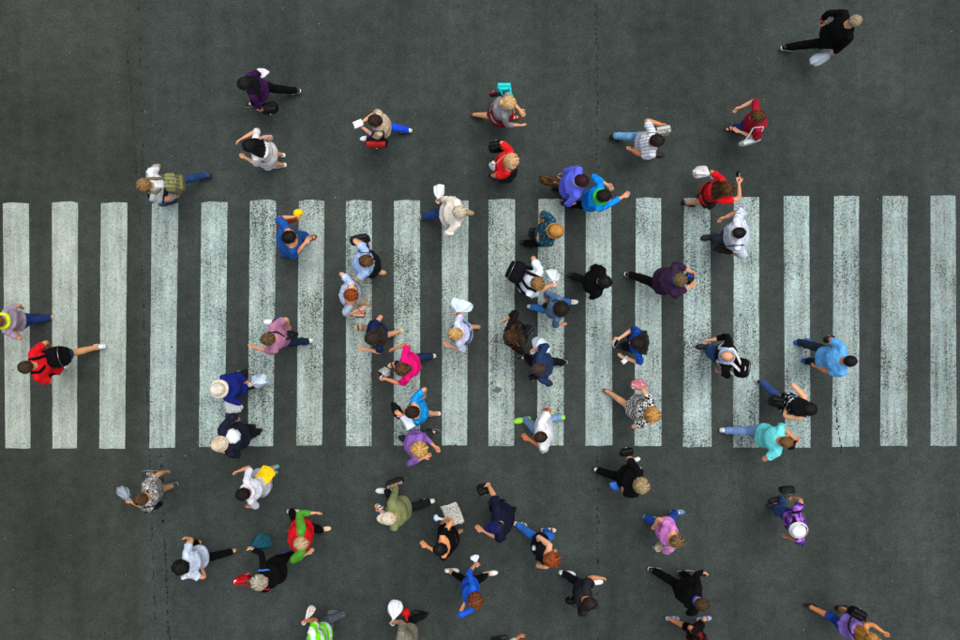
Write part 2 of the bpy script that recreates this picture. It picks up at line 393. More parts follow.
for i in range(150):
    cx, cy, rr = r.uniform(-60, 1020), r.uniform(-60, 700), r.uniform(.35, 1.0) * (1.5 if r.random() < .12 else 1); pts = []
    for j in range(9): an = -2 * math.pi * j / 9; k_ = rr * r.uniform(.7, 1.2); p = P(cx + math.cos(an) * k_, cy + math.sin(an) * k_); pts.append((p[0], p[1], .0075))
    gum.add(pts[::-1] if (np.cross(np.array(pts[1]) - pts[0], np.array(pts[2]) - pts[0]))[2] < 0 else pts, [tuple(range(9))])
gs = link('gum_spots', gum.mesh('gum_spots', False), plain('gum', '1a1c1b', .8, 0, 0, .4, 2.0), road); gs['kind'] = 'stuff'
# loose grit and chips on the road
r = np.random.default_rng(5); m = MB()
for i in range(260):
    p = P(r.uniform(-120, 1080), r.uniform(-100, 740)); a = r.uniform(.003, .007) * (2.0 if r.random() < .03 else 1); q = r.normal(size=(3, 3)); ax, _ = np.linalg.qr(q)
    v, f = box(np.array([p[0], p[1], .006 + a * .6]), ax.T, (a, a * .8, a * .5)); m.add(v, f)
grit = link('grit', m.mesh('grit', False), plain('grit', '9b9c95', .9, 0, 0, .5, 3.0), road); grit['kind'] = 'stuff'
# ------------------------------------------------------------------ people: builder
UP = np.array([0, 0, 1.0])
JOBS = []       # (kind, temp object, person)
PEOPLE = []
TMPC = bpy.data.collections.new('build'); COL.children.link(TMPC)

def remesh_job(mbld, vox, it=2):
    me = mbld.mesh('tmp'); o = bpy.data.objects.new('tmp', me); TMPC.objects.link(o)
    rm = o.modifiers.new('r', 'REMESH'); rm.mode = 'VOXEL'; rm.voxel_size = vox; rm.adaptivity = 0.0
    sm = o.modifiers.new('s', 'SMOOTH'); sm.factor = .5; sm.iterations = it
    return o

class Person: pass

def rot2(v, deg):
    c, s = math.cos(rad(deg)), math.sin(rad(deg)); return np.array([v[0] * c - v[1] * s, v[0] * s + v[1] * c, 0.0])

def person(label, h, f, g='f', H=None, w=1.0, lh=None, rh=None, lf=None, rf=None, stride=.12, ty=0, hy=0, tilt=12, skin='d9a07c', lean=.05,
           hair=('short', '2a211c'), hat=None, top=('plain', 'ffffff'), sleeve=.55, hem=.50, neck=0, loose=1.0, collar=None,
           bottom=('trousers', ('denim', '2c3f63')), shoes=('shoe', '222222', 'dddddd'), grip='', eh='', scarf=None, belt=None):
    q = Person(); q.label = label; q.__dict__.update(h=h, g=g, w=w, skin=skin, hair=hair, hat=hat, top=top, sleeve=sleeve, neck=neck, loose=loose, collar=collar, bottom=bottom, shoes=shoes, scarf=scarf)
    H = H or (1.65 if g == 'f' else 1.76); k = H / 1.75; q.H = H; q.k = k; q.seed = len(PEOPLE) * 13 + 5
    F = np.array([math.cos(rad(f)), math.sin(rad(f)), 0.0]); q.F = F; q.S = rot2(F, 90)
    TF = rot2(F, ty); TS = rot2(TF, 90); q.TF, q.TS = TF, TS
    HF = rot2(F, hy); q.HF = HF; q.HS = rot2(HF, 90)
    hc = P(h[0], h[1], .925 * H); q.hc = hc
    nb = np.array([*(hc[:2] - HF[:2] * .045 * k), .84 * H]); q.nb = nb
    pz = .515 * H
    pc = nb - F * (lean * H); pc[2] = pz
    # feet: shoe centre in the picture -> ankle
    feet = {}
    for sd, t in (('l', lf), ('r', rf)):
        if t is not None: a = P(t[0], t[1], .06); feet[sd] = a
    if len(feet) == 2:
        mid = (feet['l'] + feet['r']) / 2; pc[:2] = pc[:2] * .62 + mid[:2] * .38
    elif len(feet) == 1:
        sd = list(feet)[0]; d = float(np.dot(feet[sd] - pc, F)); o = 'r' if sd == 'l' else 'l'; sg = 1 if o == 'l' else -1
        feet[o] = np.array([*(pc[:2] - F[:2] * np.clip(d, -.42, .42) * .75 + q.S[:2] * sg * .07 * k), .06])
    else:
        sg = 1 if (len(PEOPLE) % 2) else -1
        feet['l'] = np.array([*(pc[:2] + F[:2] * stride * sg + q.S[:2] * .08 * k), .06]); feet['r'] = np.array([*(pc[:2] - F[:2] * stride * sg - q.S[:2] * .08 * k), .06])
    q.pc = pc
    hw = (.088 if g == 'f' else .085) * k * w; q.legs = {}
    for sd, sg in (('l', 1), ('r', -1)):
        hip = pc + q.S * sg * hw - UP * .01; t = feet[sd]; d = float(np.dot(t - pc, F))
        pit = 0.0 if d > -.12 else min(32.0, 12 + (-d - .12) * 70); back = d <= -.12
        fd = unit(F + q.S * sg * .12)
        an = t.copy(); an[:2] -= fd[:2] * .055; an[2] = .18 * math.sin(rad(pit)) + .08 * math.cos(rad(pit))
        kn, an2 = ik(hip, an, .246 * H, .246 * H, F + UP * .1)
        # keep the sole on the road when the leg had to be shortened
        if np.linalg.norm(an2 - an) > .005:
            L = .490 * H; dz = hip[2] - an[2]; rr = math.sqrt(max(L * L - dz * dz, 1e-4)); dv = unit(np.array([*(an[:2] - hip[:2]), 0]))
            an = hip + dv * rr; an[2] = hip[2] - dz; kn, an2 = ik(hip, an, .246 * H, .246 * H, F + UP * .1)
        q.legs[sd] = (hip, kn, an2, fd, pit)
    sw = (.098 if g == 'f' else .107) * H * (w ** .6); q.arms = {}
    for sd, sg, t in (('l', 1, lh), ('r', -1, rh)):
        sh = nb + TS * sg * sw - UP * .028 * H
        if t is None:
            fw = -float(np.dot(feet[sd] - pc, F)) * .45
            t = sh + TS * sg * .07 + TF * fw; t[2] = sh[2] - .285 * H
        else: t = P(t[0], t[1], t[2])
        hint = -TF * .7 + TS * sg * .55 - UP * .25
        if sd in eh: hint = TF * .9 + TS * sg * .5 - UP * .35
        el, wr = ik(sh, t, .170 * H, .148 * H, hint)
        q.arms[sd] = (sh, el, wr, sg)
    q.root = bpy.data.objects.new('person', None); COL.objects.link(q.root)
    q.root.location = (pc[0], pc[1], 0); q.root.rotation_euler = (0, 0, rad(f)); q.root.empty_display_size = .2
    tag(q.root, label, 'person', 'pedestrians on and around the crossing')
    q.R = np.array([[F[0], q.S[0], 0], [F[1], q.S[1], 0], [0, 0, 1]]); q.O = np.array([pc[0], pc[1], 0.0])
    q.axis = lambda z: np.array([*(pc[:2] + (nb[:2] - pc[:2]) * (lambda t: t * t * (3 - 2 * t) * .5 + t * .5)(np.clip((z - pz) / (nb[2] - pz), -.15, 1.1)) - TF[:2] * .018 * math.exp(-((z / H - .74) / .07) ** 2)), z])
    q.grip = grip
    PEOPLE.append(q)
    make_jobs(q, hem)
    return q

TORSO = [(.455, .105, .085), (.475, .145, .108), (.52, .168, .122), (.57, .156, .112), (.62, .142, .104), (.67, .150, .112), (.72, .163, .122), (.765, .172, .117), (.80, .160, .098), (.822, .118, .080), (.838, .078, .066)]
def torso_rings(q, off, z0, z1, flare=0.0, n=24):
    out = []; zs = np.linspace(z0, z1, 16); T = np.array(TORSO)
    for z in zs:
        a = np.interp(z, T[:, 0], T[:, 1]); b = np.interp(z, T[:, 0], T[:, 2])
        if q.g == 'f':
            a *= (1.05 if z < .56 else .94); b *= (1.06 if (z < .56 or .68 < z < .76) else .95)
        ww = q.w if z < .79 else 1 + (q.w - 1) * .5
        a = a * q.k * ww + off; b = b * q.k * ww * (q.w ** .4) + off
        if flare: e = flare * max(0, (.62 - z) / .14); a += e; b += e
        t = np.clip((z - .5) / .25, 0, 1); ax = unit(q.S * (1 - t) + q.TS * t); ay = -unit(np.cross(ax, UP)) * -1
        out.append(ring(q.axis(z * q.H), ax, np.cross(UP, ax), a, b, n, 2.25))
    return out

def arm_pts(q, sd, t0, t1, base=None):
    sh, el, wr, sg = q.arms[sd]; path = [sh, sh + (el - sh) * .33, sh + (el - sh) * .68, el, el + (wr - el) * .3, el + (wr - el) * .65, wr]
    # soften the bend of the elbow
    path[3] = el * .8 + (path[2] + path[4]) * .1
    R = np.array([.056, .050, .046, .041, .041, .036, .028]) * q.k * (.9 if q.g == 'f' else 1.0) * (q.w ** .5)
    ts = np.array([0, .33, .68, 1.0, 1.3, 1.65, 2.0]); n = max(3, int((t1 - t0) * 5) + 2); u = np.linspace(t0, t1, n)
    pts = [np.array([np.interp(x, ts, np.array(path)[:, i]) for i in range(3)]) for x in u]
    return pts, np.interp(u, ts, R)
def leg_pts(q, sd, t0, t1):
    hip, kn, an, fd, pit = q.legs[sd]; path = [hip, hip + (kn - hip) * .4, hip + (kn - hip) * .75, kn, kn + (an - kn) * .3 - fd * .012, kn + (an - kn) * .65, an]
    R = np.array([.090, .082, .066, .056, .056, .045, .037]) * q.k * (q.w ** .6)
    ts = np.array([0, .4, .75, 1.0, 1.3, 1.65, 2.0]); n = max(3, int((t1 - t0) * 5) + 2); u = np.linspace(t0, t1, n)
    pts = [np.array([np.interp(x, ts, np.array(path)[:, i]) for i in range(3)]) for x in u]
    return pts, np.interp(u, ts, R)

def foot_frame(leg):
    hip, kn, an, fd, pit = leg; sd = np.cross(UP, fd); c, s = math.cos(rad(pit)), math.sin(rad(pit))
    return an, fd * c - UP * s, sd, UP * c + fd * s

def make_jobs(q, hem):
    k = q.k; b = MB()
    # ---- body
    b.add(*loft(torso_rings(q, 0, .455, .838)))
    up = unit(UP + q.HF * .0); tl = rad(12); hf = q.HF * math.cos(tl) - UP * math.sin(tl); hu = UP * math.cos(tl) + q.HF * math.sin(tl); hs_ = q.HS
    q.hf, q.hu = hf, hu; c = q.hc
    b.add(*tube([q.nb - UP * .03, q.nb * .5 + (c - hf * .02 - hu * .06) * .5, c - hf * .015 - hu * .03], np.array([.066, .054, .054]) * k * (.9 if q.g == 'f' else 1.05), 12))
    b.add(*ellipsoid(c + hu * .022 - hf * .008, (hf, hs_, hu), (.097, .076, .092)))
    b.add(*ellipsoid(c + hf * .026 - hu * .048, (hf, hs_, hu), (.066, .056, .078)))
    b.add(*tube([c + hf * .088 + hu * .004, c + hf * .104 - hu * .020, c + hf * .110 - hu * .036], [.010, .013, .016], 8))
    for sg in (1, -1):
        b.add(*ellipsoid(c + hs_ * sg * .078 - hf * .008 - hu * .005, (hf, hs_, hu), (.022, .014, .034), 10, 6))
        b.add(*ellipsoid(c + hf * .086 + hs_ * sg * .032 + hu * .028, (hf, hs_, hu), (.014, .024, .008), 8, 5))
    for sd in 'lr':
        sh, el, wr, sg = q.arms[sd]
        pts, R = arm_pts(q, sd, 0, 2.0); b.add(*tube([q.nb + q.TS * sg * .07 * k - UP * .03] + pts, [.05 * k] + list(R), 12))
        pts, R = leg_pts(q, sd, 0, 2.0); b.add(*tube(pts, R, 14))
        an, fx, fs, fu = foot_frame(q.legs[sd]); kk = k * (.93 if q.g == 'f' else 1.0)
        b.add(*tube([an - fx * .035 * kk - fu * .035, an + fx * .03 * kk - fu * .028, an + fx * .09 * kk - fu * .042, an + fx * .15 * kk - fu * .052], np.array([.034, .040, .042, .034]) * kk, 10, side=fs, asp=[.95, .85, .6, .4]))
        d, wv, nv = hand_frame(q, sd)
        b.add(*tube([wr - d * .01, wr + d * .03 * k, wr + d * .085 * k], np.array([.028, .037, .040]) * k, 10, side=wv, asp=[.75, .5, .42]))
    JOBS.append(('body', remesh_job(b, .0165, 2), q))
    # ---- clothes
    if q.top:
        b = MB(); off = .019 * q.loose; z0 = hem
        dress = q.bottom[0] == 'dress'
        if dress: z0 = .58
        b.add(*loft(torso_rings(q, off, z0, .842, .012 * q.loose)))
        if q.sleeve > 0:
            for sd in 'lr':
                sg = q.arms[sd][3]; pts, R = arm_pts(q, sd, 0, q.sleeve)
                e = np.linspace(.010, .016 + (.014 if q.sleeve < 1 else 0), len(pts)) * q.loose
                b.add(*tube([q.nb + q.TS * sg * .07 * k - UP * .03] + pts, [.05 * k + off] + list(R + e), 14, flat=(False, True)))
        JOBS.append(('top', remesh_job(b, .017, 2), q))
    kind = q.bottom[0]
    if kind in ('trousers', 'shorts', 'capri', 'leggings', 'wide'):
        b = MB(); b.add(*loft(torso_rings(q, .008, .455, .60)))
        end = {'trousers': 2.0, 'wide': 2.0, 'leggings': 1.86, 'shorts': .82, 'capri': 1.32}[kind]
        for sd in 'lr':
            pts, R = leg_pts(q, sd, 0, end); n = len(pts)
            e = np.linspace(.010, {'trousers': .026, 'wide': .055, 'leggings': .008, 'shorts': .03, 'capri': .02}[kind], n)
            R = R + e
            if end > 1.9: pts = pts + [pts[-1] + unit(pts[-1] - pts[-2]) * .03 + q.legs[sd][3] * .004]; R = np.append(R, R[-1] * 1.03)
            b.add(*tube(pts, R, 16, flat=(False, True)))
        JOBS.append(('bottom', remesh_job(b, .018, 2), q))

def hand_frame(q, sd):
    sh, el, wr, sg = q.arms[sd]; d = unit(unit(wr - el) * .8 - UP * .15); inward = -q.TS * sg
    wv = unit(q.TF - d * q.TF.dot(d))
    if abs(d.dot(q.TF)) > .85: wv = unit(UP - d * d[2])
    nv = np.cross(d, wv)
    if nv.dot(inward) < 0: nv = -nv
    return d, wv, nv

def fingers(q, m, sd, mat):
    sh, el, wr, sg = q.arms[sd]; d, wv, nv = hand_frame(q, sd); k = q.k; base = wr + d * .085 * k
    curl = 62 if sd in q.grip else 24
    for i, L in enumerate((.066, .078, .074, .058)):
        o = (1.5 - i) * .0185 * k; p = base + wv * o - d * .008; pts = [p - d * .02, p]; dd = d; sp = wv * (1.5 - i) * .05
        for s in range(3):
            a = rad(curl) * (s + .6) * .75; dd = unit(d * math.cos(a) + nv * math.sin(a) + sp); pts.append(pts[-1] + dd * L * k * (.42, .32, .26)[s])
        v, f = tube(pts, np.array([.010, .0098, .0092, .0085, .0075]) * k, 6); m.add(v, f, mat)
    b0 = wr + d * .028 * k + wv * .030 * k; t1 = unit(d * .65 + wv * .7 + nv * .25); t2 = unit(d * .8 + wv * .25 + nv * .5)
    m.add(*tube([b0 - wv * .012, b0 + t1 * .032 * k, b0 + t1 * .032 * k + t2 * .032 * k], np.array([.014, .0115, .009]) * k, 6), mat)

def get_arrays(o, dg):
    me = o.evaluated_get(dg).to_mesh(); n = len(me.vertices); v = np.empty(n * 3); me.vertices.foreach_get('co', v); nn = np.empty(n * 3); me.vertices.foreach_get('normal', nn)
    fs = [tuple(p.vertices) for p in me.polygons]
    o.evaluated_get(dg).to_mesh_clear(); return v.reshape(-1, 3), nn.reshape(-1, 3), fs

def loc(q, v): return (np.asarray(v) - q.O) @ q.R        # place -> the person's own frame (x forward, y left)

def child(q, name, m, mats, origin=None, parent=None):
    v = [loc(q, x) for x in m.v]
    if parent is not None: v = [x - np.array(parent.location) for x in v]
    if origin is not None: o_l = loc(q, origin); v = [x - o_l for x in v]
    mm = MB(); mm.v = v; mm.f = m.f; mm.m = m.m; mm.n = m.n
    o = link(name, mm.mesh(name), mats, parent or q.root)
    if origin is not None: o.location = o_l
    return o

def skirt(q, z0, z1, flare, seed, amp=.05):
    r = np.random.default_rng(seed); n = 44; rows = 12; rings_ = []; ph = r.uniform(0, 6.28, 3)
    T = np.array(TORSO)
    for i in range(rows + 1):
        t = i / rows; z = z0 + (z1 - z0) * t; zz = z * q.H; pts = []
        for sd in 'lr':
            lp, R = leg_pts(q, sd, 0, 2.0); lz = np.array(lp); zc = lz[:, 2]
            p = np.array([np.interp(-zz, -zc, lz[:, j]) for j in range(3)]); pts.append((p, np.interp(-zz, -zc, R)))
        ax = q.axis(min(max(zz, .5 * q.H), q.nb[2])); c = ax.copy(); kz = np.clip((.53 - z) / .08, 0, 1)
        a = (np.interp(max(z, .52), T[:, 0], T[:, 1]) * q.k * q.w * (1.03 if q.g == 'f' else 1)) + .02 + flare * t ** 1.2; b = np.interp(max(z, .52), T[:, 0], T[:, 2]) * q.k * q.w * (q.w ** .4) + .02 + flare * t ** 1.2 * .9
        if kz > 0:
            mid = (pts[0][0] + pts[1][0]) / 2; c[:2] = c[:2] * (1 - kz * .75) + mid[:2] * kz * .75
            for p, rr in pts:
                e = p - c; b = max(b, (abs(e.dot(q.F)) + rr + .025) * kz); a = max(a, (abs(e.dot(q.S)) + rr + .025) * kz)
        c[2] = zz; th = np.linspace(0, 2 * np.pi, n, endpoint=False)
        rp = 1 + amp * t * (np.sin(th * 7 + ph[0]) * .6 + np.sin(th * 11 + ph[1] + t) * .4 + np.sin(th * 3 + ph[2]) * .5)
        rings_.append(c + np.outer(np.cos(th) * b * rp, q.F) + np.outer(np.sin(th) * a * rp, q.S) + np.outer(.012 * t * np.sin(th * 5 + ph[1]), UP))
    return loft(rings_, False, False)

def make_shoe(q, sd):
    kind, col, sole = q.shoes; an, fx, fs, fu = foot_frame(q.legs[sd]); k = q.k * (.92 if q.g == 'f' else 1.02); base = an - fu * .08
    xs = np.array([-.082, -.075, -.045, 0, .05, .10, .15, .185, .197]) * k; ws = np.array([.018, .030, .037, .037, .040, .047, .043, .028, .012]) * k
    so = MB(); rg = []
    for zz, gr in ((0.0, .96), (.006, 1.04), (.022, 1.04), (.026, .98)):
        L = [base + fx * x * (1.0 if 0 < j < 8 else 1.02) + fs * w_ * gr + fu * zz for j, (x, w_) in enumerate(zip(xs, ws))] + [base + fx * x - fs * w_ * gr + fu * zz for x, w_ in reversed(list(zip(xs, ws)))]
        rg.append(np.array(L))
    so.add(*loft(rg))
    sm = shoem(sole)
    if kind == 'sandal':
        sn = child(q, 'sandal', so, sm)
        for x, wd, hh in ((.115, .047, .055), (.02, .042, .085)):
            o = MB(); pts = [base + fx * x * k + fs * wd * k * math.cos(t) + fu * (.02 + hh * k * math.sin(t)) for t in np.linspace(0, math.pi, 9)]
            o.add(*tube(pts, .011, 6, side=fx, asp=.4)); child(q, 'strap', o, shoem(col), parent=sn)
        return
    hs = np.array([.062, .078, .092, .098, .082, .064, .055, .045, .034]) * k; o = MB(); rg = []
    for x, w_, hh in zip(xs, ws, hs):
        t = np.linspace(0, math.pi, 9); up_ = [base + fx * x + fs * w_ * np.sign(math.cos(a)) * abs(math.cos(a)) ** .7 + fu * (.022 + (hh - .022) * math.sin(a) ** .8) for a in t]
        rg.append(np.array(up_ + [base + fx * x - fs * w_ * .6 + fu * .018, base + fx * x + fs * w_ * .6 + fu * .018]))
    o.add(*loft(rg)); s = child(q, 'shoe', o, shoem(col)); child(q, 'sole', so, sm, parent=s)
    if kind == 'sneaker':
        lc = MB()
        for x in (.045, .065, .085): lc.add(*tube([base + fx * x * k + fs * .02 + fu * (.074 - (x - .045) * .35) * k * 1.12, base + fx * x * k - fs * .02 + fu * (.074 - (x - .045) * .35) * k * 1.12], .004, 5))
        child(q, 'laces', lc, shoem('e8e8e4'), parent=s)

def hair_shell(q, t, th_front, th_side, th_back, th0=0.0, seed=0, amp=.006, flat_top=0.0):
    r = np.random.default_rng(seed); n = 40; rows = 12; rings_ = []; c = q.hc + q.hu * .022 - q.hf * .008; ph = r.uniform(0, 6.28, 6)
    for i in range(rows + 2):
        u = min(i, rows) / rows; L = []
        for j in range(n):
            a = 2 * math.pi * j / n; ca = math.cos(a)
            lim = th_side + (th_front - th_side) * max(0, ca) ** 1.5 + (th_back - th_side) * max(0, -ca) ** 1.2
            lim += .05 * math.sin(a * 9 + ph[0]) + .03 * math.sin(a * 17 + ph[1])
            th = th0 + (lim - th0) * u; th = max(th, .02)
            tt = t * (1.0 if i <= rows else -.3) + amp * (math.sin(a * 5 + ph[2] + th * 2) * .5 + math.sin(a * 11 + ph[3] - th * 3) * .5 + math.sin(a * 19 + ph[4]) * .35) * min(1, th * 1.5)
            if u > .85 and i <= rows: tt *= .75
            d = q.hf * (math.cos(a) * math.sin(th) * (.097 + tt)) + q.HS * (math.sin(a) * math.sin(th) * (.076 + tt)) + q.hu * (math.cos(th) * (.092 + tt * (1 - flat_top)))
            L.append(c + d)
        rings_.append(np.array(L))
    return loft(rings_, th0 < .1, False)

def make_hair(q):
    kind, col = q.hair[0], q.hair[1]; tip = q.hair[2] if len(q.hair) > 2 else None; m = MB(); sd = q.seed; c = q.hc; hf, hu, hs_ = q.hf, q.hu, q.HS; r = np.random.default_rng(sd)
    mat = hairmat(col, tip)
    if kind == 'none': return
    if kind == 'balding':
        m.add(*hair_shell(q, .012, 1.25, 1.75, 2.15, .95, sd)); child(q, 'hair', m, mat, c); return
    if kind == 'cropped': m.add(*hair_shell(q, .008, 1.05, 1.6, 2.1, 0, sd, .002))
    elif kind == 'short': m.add(*hair_shell(q, .019, 1.12, 1.6, 2.15, 0, sd, .006))
    elif kind == 'curly': m.add(*hair_shell(q, .036, 1.15, 1.75, 2.2, 0, sd, .016))
    else: m.add(*hair_shell(q, .024, 1.15, 1.8, 2.3, 0, sd, .007))
    if kind in ('long', 'verylong'):
        L = .30 if kind == 'long' else .44; b = MB(); back = -unit(np.array([q.TF[0], q.TF[1], 0]))
        for j in range(13):
            a = (j / 12 - .5) * 2; o = a * .105
            p0 = c + hu * .05 + hs_ * a * .072 + back * .075 * (1 - .55 * a * a); e = r.uniform(.85, 1.1)
            wl = 1.35 if kind == 'verylong' else 1.0; bk = .05 if kind == 'verylong' else .012
            p1 = c - UP * .05 + hs_ * o * wl + back * (.112 * (1 - .5 * a * a) + bk * .5); p2 = c - UP * (.09 + L * .35) + hs_ * o * 1.15 * wl + back * (.145 + bk - .035 * a * a); p3 = c - UP * (.08 + L * .85 * e) + hs_ * o * 1.25 * wl + back * (.175 + bk * 1.3 - .03 * a * a) + hs_ * r.normal(0, .016)
            m.add(*tube(smooth_path([p0, p1, p2, p3], 4), list(np.linspace(.026, .024, 7)) + list(np.linspace(.024, .008, 6)), 7))
    if kind == 'bob':
        for j in range(17):
            a = rad(-115 + 230 * j / 16); d = -hf * math.cos(a) + hs_ * math.sin(a)
            p0 = c + hu * .04 + d * .088; p1 = c - hu * .05 + d * .105; p2 = c - UP * .12 + d * (.10 + r.uniform(-.01, .012))
            m.add(*tube(smooth_path([p0, p1, p2], 4), list(np.linspace(.028, .024, 5)) + list(np.linspace(.022, .009, 4)), 7))
    if kind in ('bun', 'pony'):
        bc = c - hf * .115 + hu * .045
        if kind == 'bun':
            m.add(*ellipsoid(bc, (hf, hs_, hu), (.042, .046, .042), 14, 9))
            m.add(*tube([bc + hs_ * .035 * math.cos(t) + hu * .03 * math.sin(t) - hf * .028 for t in np.linspace(0, 5.6, 12)], .014, 7))
        else:
            for j in range(5):
                o = hs_ * (j - 2) * .012 + hf * r.normal(0, .006); m.add(*tube(smooth_path([bc + o * .4 + hf * .03, bc + o - hf * .02 + hu * .005, bc - hf * .045 - UP * .09 + o * 1.5, bc - hf * .03 - UP * .21 + o * 2.2], 4), list(np.linspace(.018, .022, 6)) + list(np.linspace(.02, .006, 7)), 7))
    tk = {'short': .018, 'curly': .034, 'cropped': .007}.get(kind, .023); sw = r.uniform(.25, .7) * (1 if r.random() < .7 else -1); cen = c + hu * .022 - hf * .008
    def sp(a, th, t): return cen + hf * (math.cos(a) * math.sin(th) * (.097 + t) - .02 * math.cos(th)) + hs_ * (math.sin(a) * math.sin(th) * (.076 + t)) + hu * math.cos(th) * (.092 + t)
    for i in range(120 if kind != 'cropped' else 50):      # fine locks laid from the whorl, breaking up the outline
        a = r.uniform(0, 6.28); th = r.uniform(.05, 1.3); ln = r.uniform(.35, .75); lift = r.uniform(.0, .006) if kind != 'curly' else r.uniform(0, .014)
        if math.cos(a) > .5 and th + ln > 1.25: ln = max(.12, 1.25 - th)
        if math.cos(a) > .5 and th > 1.05: continue
        m.add(*tube([sp(a + sw * u * ln + (.16 * math.sin(u * 7 + i) if kind == 'curly' else 0), th + ln * u, tk + lift * math.sin(u * 3.1) + .0005) for u in (0, .33, .67, 1)], np.array([.004, .0062, .0055, .002]) * (.7 if kind == 'cropped' else 1), 5), 1 if r.random() < .4 else 0)
    ho = child(q, 'hair', m, [mat, hairmat(col, tip, 1)], c)
    if kind == 'bun' or kind == 'pony':
        t = MB(); bc = c - hf * .105 + hu * .042; t.add(*tube([bc + hs_ * .024 * math.cos(a) + hu * .024 * math.sin(a) for a in np.linspace(0, 6.28, 12)], .008, 6)); child(q, 'hair_tie', t, fabric('plain', '15151a'), parent=ho)

def make_hat(q):
    if not q.hat: return
    kind, col = q.hat[0], q.hat[1]; col2 = q.hat[2] if len(q.hat) > 2 else col; m = MB(); c = q.hc + q.hu * .03 - q.hf * .005; hf, hs_, hu = q.hf, q.HS, q.hu
    if kind == 'cap':
        rings_ = []
        for th in np.linspace(.04, 1.45, 9): rings_.append(ring(c + hu * math.cos(th) * .118, hf, hs_, math.sin(th) * .118, math.sin(th) * .1, 28))
        rings_.append(ring(c + hu * .008, hf, hs_, .108, .09, 28)); m.add(*loft(rings_, True, False))
        o = child(q, 'cap', m, fabric('plain', col), q.hc)
        v = MB(); R = []
        for i in range(9):
            a = rad(-62 + 124 * i / 8); e = hf * math.cos(a) * .112 + hs_ * math.sin(a) * .098; ext = hf * .075 * max(0.05, math.cos(a * 1.25))
            R.append(np.array([c + e * .95 + hu * .022, c + e + ext * .6 + hu * .016, c + e + ext + hu * .004, c + e + ext - hu * .001, c + e + ext * .5 + hu * .006, c + e * .95 + hu * .012]))
        v.add(*loft(R)); child(q, 'visor', v, fabric('plain', col2), parent=o)
        bt = MB(); bt.add(*ellipsoid(c + hu * .12, (hf, hs_, hu), (.009, .009, .006), 8, 5)); child(q, 'button', bt, fabric('plain', col2), parent=o)
    else:
        br = {'sunhat': .146, 'straw': .124, 'bucket': .126}[kind]; r = np.random.default_rng(q.seed); ph = r.uniform(0, 6.28)
        prof = [(.02, .108), (.055, .104), (.085, .085), (.1, .04), (.104, .012), (br, 0)]
        prof = [(.008, .112), (.05, .112), (.082, .098), (.094, .06), (.1, .02), (.104 + (br - .104) * .35, .008), (.104 + (br - .104) * .7, -.002), (br, -.016), (br - .002, -.02), (.104 + (br - .104) * .6, -.01), (.1, .0)]
        rings_ = []
        for x, z in prof:
            th = np.linspace(0, 6.2832, 36, endpoint=False); wv = (.012 * np.sin(th * 3 + ph) + .006 * np.sin(th * 5 + ph * 2)) * max(0, (x - .105) / .05)
            rings_.append(c + np.outer(np.cos(th) * (x + .012), hf) + np.outer(np.sin(th) * (x - .004), hs_) + np.outer(z + wv, hu))
        m.add(*loft(rings_, True, False)); mt = fabric('hoop', col, col2, sc=420.0) if kind == 'straw' else fabric('plain', col)
        o = child(q, 'hat', m, mt, q.hc)
        b = MB(); th = np.linspace(0, 6.2832, 30); b.add(*tube([c + hf * math.cos(a) * .115 + hs_ * math.sin(a) * .1 + hu * .022 for a in th], .014, 6, flat=(True, True), side=hu, asp=.3)); child(q, 'hat_band', b, fabric('plain', col2 if kind != 'straw' else '8a5a2c'), parent=o)

def face_bits(q, m):
    c = q.hc
    for sg in (1, -1):
        e = c + q.hf * .083 + q.HS * sg * .031 + q.hu * .008
        m.add(*ellipsoid(e, (q.hf, q.HS, q.hu), (.011, .012, .007), 8, 6), 1); m.add(*ellipsoid(e + q.hf * .009, (q.hf, q.HS, q.hu), (.004, .0055, .0055), 8, 5), 2)
        m.add(*tube([c + q.hf * .094 + q.HS * sg * .015 + q.hu * .028, c + q.hf * .092 + q.HS * sg * .034 + q.hu * .032, c + q.hf * .080 + q.HS * sg * .052 + q.hu * .026], [.0028, .0035, .002], 5), 2)
    m.add(*tube([c + q.hf * .078 + q.HS * .024 - q.hu * .064, c + q.hf * .090 - q.hu * .062, c + q.hf * .078 - q.HS * .024 - q.hu * .064], [.004, .008, .004], 6), 3)

